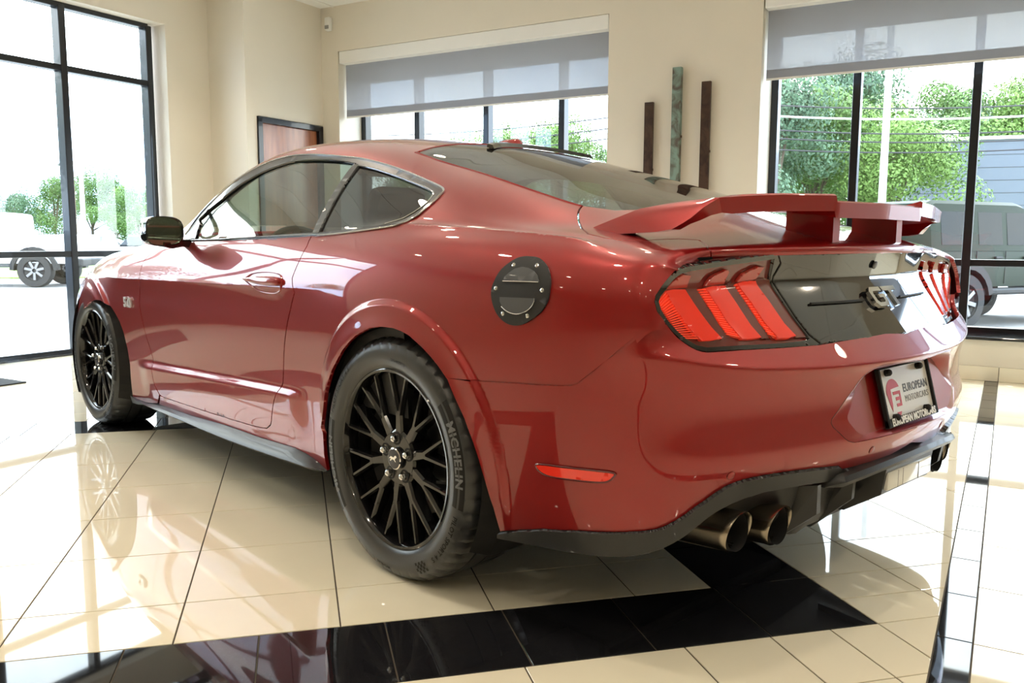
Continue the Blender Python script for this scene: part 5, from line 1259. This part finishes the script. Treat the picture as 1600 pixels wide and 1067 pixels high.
for px, d_, top, k, c, sx in ((1198, 29, 132, 0, 2, 1), (1232, 41, 112, 1, 0, 1.1), (1268, 33, 140, 2, 0, 1), (1300, 43, 108, 0, 2, 1.0), (1338, 35, 160, 1, 1, 1.1), (1384, 30, 185, 2, 1, 1.05), (1322, 60, 122, 0, 1, .75), (1455, 66, 128, 1, 0, .95), (1520, 74, 140, 2, 2, .95), (1585, 64, 122, 0, 1, .95), (1690, 66, 128, 1, 0, .95)):
    lab = {0: 'dark green leafy tree beyond the wide window', 1: 'bright green leafy tree beyond the wide window', 2: 'blue-green leafy tree beyond the wide window'}[c]
    if d_ > 61: lab = ('dark green', 'bright green', 'blue-green')[c]+' leafy tree rising behind the grey-blue building'
    tree(px, d_, top, k, c, lab, 'trees behind the grey-blue building' if d_ > 61 else g_, sx)
for px, d_, top, k, c in ((705, 55, 222, 0, 1), (760, 60, 228, 1, 1), (826, 48, 196, 2, 1), (862, 46, 202, 0, 1), (935, 52, 222, 1, 0), (650, 58, 236, 2, 1)):
    tree(px, d_, top, k, c, 'bright green tree top seen over the roof of the red car', 'tree tops behind the shaded window')
for px, d_, top, k, c in ((-40, 62, 305, 0, 2), (12, 58, 300, 2, 2), (50, 66, 308, 1, 2), (92, 60, 282, 0, 0), (150, 64, 270, 2, 0), (186, 58, 300, 1, 0), (222, 60, 288, 2, 1), (268, 66, 292, 0, 1), (330, 60, 290, 1, 0), (-110, 62, 290, 2, 0)):
    tree(px, d_, top, k, c, ('dark green', 'bright green', 'blue-green')[c]+' tree across the car park, beyond the tall windows', 'trees across the car park', .95)
# trees on the street side, mirrored in the car's flank
for i in range(9):
    p = rw(-30-5*(i % 3), -24+5.0*i); h = 6+1.6*((i*7) % 4); e = empty('tree', (p.x, p.y, GZ), i*1.3); e.scale = (h*.85, h*.85, h)
    for nm, me in (('crown', TK[i % 3][0][i % 3]), ('trunk', TK[i % 3][1])): o = bpy.data.objects.new(nm, me); COL.objects.link(o); o.parent = e
    tag(e, ('dark green', 'bright green', 'blue-green')[i % 3]+' roadside tree across the street from the black-framed windows', 'tree', 'roadside trees')
# ---- building
p0 = out_at(1416, 44); p1 = out_at(2100, 38); dv = (p1-p0)/np.linalg.norm(p1-p0); nv = np.array([dv[1], -dv[0], 0]); nv = nv if nv@(p0-CAM*np.array([1, 1, 0])) > 0 else -nv
bh = h_at(223, 44)
e = empty('building', tuple(p0))
def slab(nm, a, b, z0, z1, d0, d1, mat):
    V = [p0-p0+dv*s+nv*t+np.array([0, 0, z]) for z in (z0, z1) for s, t in ((a, d0), (b, d0), (b, d1), (a, d1))]
    return MB().add(V, [(0, 1, 2, 3)[::-1], (4, 5, 6, 7), (0, 1, 5, 4), (1, 2, 6, 5), (2, 3, 7, 6), (3, 0, 4, 7)]).obj(nm, mat, e)
L_ = float(np.linalg.norm(p1-p0)); slab('wall', 0, L_, 0, bh, 0, 12, 'building_block'); slab('roof_coping', -.08, L_, bh, bh+.16, -.10, 12.1, 'coping'); slab('roof_unit', 1.0, 2.2, bh+.16, bh+.75, 2, 3, 'coping')
for k in range(9): slab('block_course', -.005, L_, .62*k+.6, .62*k+.618, -.012, .01, 'suv_black')
tag(e, 'grey-blue flat-roofed block building with pale coping beyond the car park', 'building')
# ---- poles and wires
def pole(px, dist, top, r, mat, name, label, arm=None):
    p = out_at(px, dist); h = h_at(top, dist); e = empty(name, tuple(p)); MB().tube([(0, 0, 0), (0, 0, h)], [r*1.15, r*.85], 12).obj('pole', mat, e, True)
    MB().lathe([(r*2, 0), (r*2, .12), (r*1.2, .2)], 12).obj('base', 'concrete', e)
    if arm:
        MB().tube([(0, 0, h-.1), tuple(np.array(arm)*.5+np.array([0, 0, h])), tuple(np.array(arm)+np.array([0, 0, h+.05]))], r*.5, 8).obj('arm', mat, e, True)
        MB().bbox(tuple(np.array(arm)+np.array([-.35, -.16, h])), tuple(np.array(arm)+np.array([.35, .16, h+.13])), .04).obj('lamp_head', 'suv_black', e, True)
    tag(e, label, 'pole'); return e
pole(1370, 21, 20, .085, 'pole_white', 'flag_pole', 'white pole in front of the trees beyond the wide window')
pole(136, 40, 264, .11, 'pole_white', 'street_lamp', 'pale street lamp with short arm across the car park', tuple(-CR*np.array([1, 1, 0])*.8))
pole(121, 52, 190, .16, 'pole_wood', 'utility_pole', 'weathered utility pole beside the street lamp')
def out_pole(px, dist, h, label):
    p = out_at(px, dist); e = empty('utility_pole', tuple(p), atan2(CR[1], CR[0])); MB().tube([(0, 0, 0), (0, 0, h)], [.16, .11], 12).obj('pole', 'pole_wood', e, True)
    for z in (h-.5, h-1.3): MB().bbox((-.06, -1.1, z), (.06, 1.1, z+.12), .01).obj('crossarm', 'pole_wood', e)
    tag(e, label, 'pole'); return p
out_pole(1062, 27, 8.2, 'utility pole with two crossarms behind the cream pier'); out_pole(1800, 25, 8.2, 'utility pole with two crossarms past the dark off-road vehicle'); out_pole(452, 36, 8.6, 'utility pole with two crossarms behind the wooden door')
def wire(pxa, ya, da, pxb, yb, db, r, mat, label):
    a = out_at(pxa, da); b = out_at(pxb, db); a[2] = GZ+h_at(ya, da); b[2] = GZ+h_at(yb, db)
    pts = [tuple(a+(b-a)*t-np.array([0, 0, .35])*4*t*(1-t)) for t in np.linspace(0, 1, 17)]
    tag(MB().tube(pts, r, 5).obj('overhead_wire', mat), label, 'wire', 'overhead wires')
for i, (ya, yb) in enumerate(((160, 150), (176, 166), (196, 190), (208, 204), (226, 216))):
    wire(1062, ya, 27, 1800, yb, 25, .022 if i != 1 else .030, 'wire' if i != 1 else 'wire_pale', ('thin dark overhead wire crossing the wide window' if i != 1 else 'pale overhead cable crossing the wide window'))
for ya, yb in ((234, 188), (246, 204), (216, 172)): wire(452, ya, 36, 1062, yb, 27, .020, 'wire', 'thin dark overhead wire seen over the roof of the red car')
# ---- vehicles
def veh_wheel(e, x, y, r, w, s):
    we = empty('wheel', (x, y, r), 0, e); M = Matrix.Rotation(radians(-90*s), 4, 'X')
    MB().lathe([(r*.62, 0), (r*.95, .0), (r, -.04), (r, -w+.04), (r*.95, -w), (r*.6, -w)], 32, M).obj('tire', 'tire_out', we, True)
    MB().lathe([(r*.62, -.01), (r*.58, -.05), (r*.5, -.07), (.0001, -.05)], 24, M).obj('rim', 'suv_black', we, True)
    sp = MB()
    for k in range(7): a = 2*pi*k/7; sp.bbox((-.03*r/.4, .05, -.06), (.03*r/.4, r*.57, -.01), .006, M @ Matrix.Rotation(a, 4, 'Z'))
    sp.obj('spokes', 'alloy', we)
def suv(loc, rz):
    """boxy off-roader; local +x forwards, rear at x=0, left flank at y=+.93"""
    e = empty('off_road_vehicle', loc, rz); hw = .80
    MB().loft([[(x, y, z) for y, z in ((-w, .62), (w, .62), (w+.01, 1.02), (w-.02, 1.16), (-w+.02, 1.16), (-w-.01, 1.02))] for x, w in ((0, .76), (.06, .80), (2.9, .80), (3.9, .70), (4.05, .66))]).obj('body', 'suv_green', e, True, 30)
    MB().loft([[(x, y, z) for y, z in ((-w0, 1.15), (w0, 1.15), (w1, zt-.05), (w1-.07, zt), (-w1+.07, zt), (-w1, zt-.05))] for x, w0, w1, zt in ((.03, .77, .70, 1.84), (.12, .79, .71, 1.88), (1.9, .79, .71, 1.88), (2.1, .79, .70, 1.84), (2.45, .79, .78, 1.22))]).obj('hard_top', 'suv_green', e, True, 30)
    for s in (1, -1):
        for x0, x1, nm in ((.22, .86, 'rear_side_window'), (1.02, 1.55, 'rear_door_window'), (1.66, 2.2, 'front_door_window')):
            V = []
            for (x, z) in ((x0, 1.24), (x1, 1.24), (x1-(.10 if x1 > 2 else 0), 1.72), (x0, 1.72)):
                y = .79-(z-1.15)/.68*.085+.006; V.append((x, s*y, z))
            MB().add(V+[(v[0], v[1]-s*.02, v[2]) for v in V], [(0, 1, 2, 3), (0, 1, 5, 4), (1, 2, 6, 5), (2, 3, 7, 6), (3, 0, 4, 7)]).obj(nm, 'tint', e)
        for xs in (.95, 1.60, 2.25): MB().box((xs-.004, s*.806-.006, .66), (xs+.004, s*.806+.006, 1.15)).obj('door_gap', 'suv_black', e)
        for xs in (1.42, 2.08): MB().bbox((xs-.08, s*.80, 1.03), (xs+.06, s*.845, 1.07), .01).obj('handle', 'suv_black', e)
        MB().bbox((.72, s*.72, .50), (2.75, s*.90, .60), .03).obj('side_step', 'suv_black', e)
        for xw in (.62, 3.2):
            a_ = [(xw+.56*cos(radians(q)), .44+.56*sin(radians(q))) for q in range(10, 171, 16)]; b_ = [(xw+.47*cos(radians(q)), .42+.47*sin(radians(q))) for q in range(170, 9, -16)]
            M = Matrix(((1, 0, 0, 0), (0, 0, -1, 0), (0, 1, 0, 0), (0, 0, 0, 1))); MB().prism(a_+b_, -.95 if s > 0 else .70, -.70 if s > 0 else .95, M).obj('fender_flare', 'suv_black', e)
            veh_wheel(e, xw, s*.93, .415, .26, s)
        MB().bbox((-.03, s*.66-.09, .92), (.03, s*.66+.09, 1.12), .01).obj('tail_light', 'tail_red', e)
    MB().bbox((-.16, -.82, .46), (.05, .82, .68), .04).obj('rear_bumper', 'suv_black', e); MB().bbox((4.0, -.80, .46), (4.25, .80, .68), .04).obj('front_bumper', 'suv_black', e)
    MB().lathe([(.2, 0), (.40, 0), (.415, -.05), (.415, -.2), (.4, -.25), (.0001, -.25)], 28, Matrix.Translation((-.02, 0, 1.0)) @ Matrix.Rotation(radians(90), 4, 'Y')).obj('spare_tire', 'tire_out', e, True)
    return e
a_ = out_at(1452, 12.2); b_ = out_at(1600, 13.1); ang = atan2(b_[1]-a_[1], b_[0]-a_[0])
def place_left(o, pt, ang, x=0., y=.80):     # put the flank facing the room on pt
    pass
nside = np.array([-sin(ang), cos(ang)]); to_cam = CAM[:2]-a_[:2]; sgn = 1 if nside@to_cam > 0 else -1
o = suv((a_[0]-nside[0]*.80*sgn, a_[1]-nside[1]*.80*sgn, GZ), ang)
tag(o, 'dark green boxy off-road vehicle parked outside the wide window', 'vehicle')
def pickup(loc, rz):
    e = empty('pickup_truck', loc, rz)
    MB().loft([[(x, y, z) for y, z in ((-w, .62), (w, .62), (w+.02, 1.0), (w-.03, zt), (-w+.03, zt), (-w-.02, 1.0))] for x, w, zt in ((0, .92, 1.35), (.06, .97, 1.38), (2.0, .97, 1.38), (4.3, .97, 1.36), (5.4, .93, 1.25), (5.55, .85, 1.1))]).obj('body', 'car_white', e, True, 30)
    MB().loft([[(x, y, z) for y, z in ((-w0, 1.34), (w0, 1.34), (w1, zt-.05), (w1-.08, zt), (-w1+.08, zt), (-w1, zt-.05))] for x, w0, w1, zt in ((1.75, .94, .84, 1.92), (2.0, .95, .84, 1.96), (3.4, .95, .84, 1.96), (4.3, .95, .90, 1.40))]).obj('cab', 'car_white', e, True, 30)
    for s in (1, -1):
        for x0, x1 in ((2.05, 2.75), (2.85, 3.6)):
            V = [(x, s*(.95-(z-1.34)/.6*.10+.006), z) for x, z in ((x0, 1.42), (x1, 1.42), (x1-.05, 1.84), (x0+.02, 1.84))]; MB().add(V+[(v[0], v[1]-s*.02, v[2]) for v in V], [(0, 1, 2, 3), (0, 1, 5, 4), (1, 2, 6, 5), (2, 3, 7, 6), (3, 0, 4, 7)]).obj('side_window', 'tint', e)
        MB().bbox((1.5, s*.78, .52), (3.9, s*1.0, .60), .03).obj('side_step', 'suv_black', e)
        for xw in (1.0, 4.6):
            a_ = [(xw+.60*cos(radians(q)), .46+.60*sin(radians(q))) for q in range(0, 181, 18)]; b_ = [(xw+.50*cos(radians(q)), .44+.50*sin(radians(q))) for q in range(180, -1, -18)]
            M = Matrix(((1, 0, 0, 0), (0, 0, -1, 0), (0, 1, 0, 0), (0, 0, 0, 1))); MB().prism(a_+b_, -1.06 if s > 0 else .85, -.85 if s > 0 else 1.06, M).obj('fender_flare', 'suv_black', e); veh_wheel(e, xw, s*1.04, .44, .28, s)
    MB().bbox((-.18, -.9, .55), (.06, .9, .75), .04).obj('rear_bumper', 'suv_black', e)
    tag(e, 'white pickup truck with black wheel flares parked beyond the tall windows', 'vehicle'); return e
pt = out_at(57, 22.4); fw = -(CR*np.array([1, 1, 0])*.97+CDH*.1); ang = atan2(fw[1], fw[0]); nside = np.array([-sin(ang), cos(ang)]); sg = 1 if nside@(CAM[:2]-pt[:2]) > 0 else -1
pickup((pt[0]-cos(ang)*1.0-nside[0]*.95*sg, pt[1]-sin(ang)*1.0-nside[1]*.95*sg, GZ), ang)
def sedan(px, dist, mat, label, yaw=0., sc=1., at=None):
    p = out_at(px, dist) if at is None else at; d_ = CR*np.array([1, 1, 0]); e = empty('parked_car', tuple(p), atan2(d_[1], d_[0])+yaw); e.scale = (sc, sc, sc)
    MB().loft([[(x, y, z) for y, z in ((-w, .28), (w, .28), (w+.02, .6), (w-.06, zt), (-w+.06, zt), (-w-.02, .6))] for x, w, zt in ((-2.2, .70, .72), (-2.05, .84, .86), (-1.2, .88, .95), (1.0, .88, .93), (1.9, .84, .80), (2.25, .66, .66))]).obj('body', mat, e, True, 30)
    MB().loft([[(x, y, z) for y, z in ((-w0, .9), (w0, .9), (w1, zt), (-w1, zt))] for x, w0, w1, zt in ((-1.75, .78, .74, .95), (-1.0, .80, .62, 1.42), (.2, .80, .62, 1.45), (1.15, .80, .76, .95))]).obj('glasshouse', 'tint', e, True, 30)
    MB().loft([[(x, y, z) for y, z in ((-w, zt-.03), (w, zt-.03), (w-.05, zt+.03), (-w+.05, zt+.03))] for x, w, zt in ((-1.05, .63, 1.42), (-.4, .64, 1.46), (.25, .63, 1.45))]).obj('roof', mat, e)
    for xw in (-1.35, 1.4):
        for s in (1, -1): MB().lathe([(.0001, .0), (.19, .0), (.2, -.02), (.32, -.0), (.33, -.2), (.0001, -.2)], 20, Matrix.Translation((xw, s*.88, .33)) @ Matrix.Rotation(radians(-90*s), 4, 'X')).obj('wheel', 'tire_out', e, True)
    tag(e, label, 'car', 'cars parked across the lot')
rows = [(-6, 47, 'car_white'), (72, 47, 'car_silver'), (158, 46, 'car_white'), (236, 47, 'car_silver'), (310, 46, 'car_blue'), (-85, 46, 'car_grey')]
names = {'car_white': 'white', 'car_silver': 'silver', 'car_blue': 'blue', 'car_grey': 'dark grey'}
for i, (px, d_, m) in enumerate(rows): sedan(px, d_, m, f'{names[m]} car parked in the row across the car park', pi/2+(.06, -.05, .08, -.04)[i % 4], 1.0)
for i in range(5):
    p = rw(-16.5-(i % 2)*1.2, -8.5+3.4*i); mt = ('car_grey', 'car_blue', 'car_silver', 'car_grey', 'car_blue')[i]
    sedan(0, 10, mt, f'{names[mt]} car parked in the street outside the black-framed windows', 1.9, 1., (p.x, p.y, GZ))
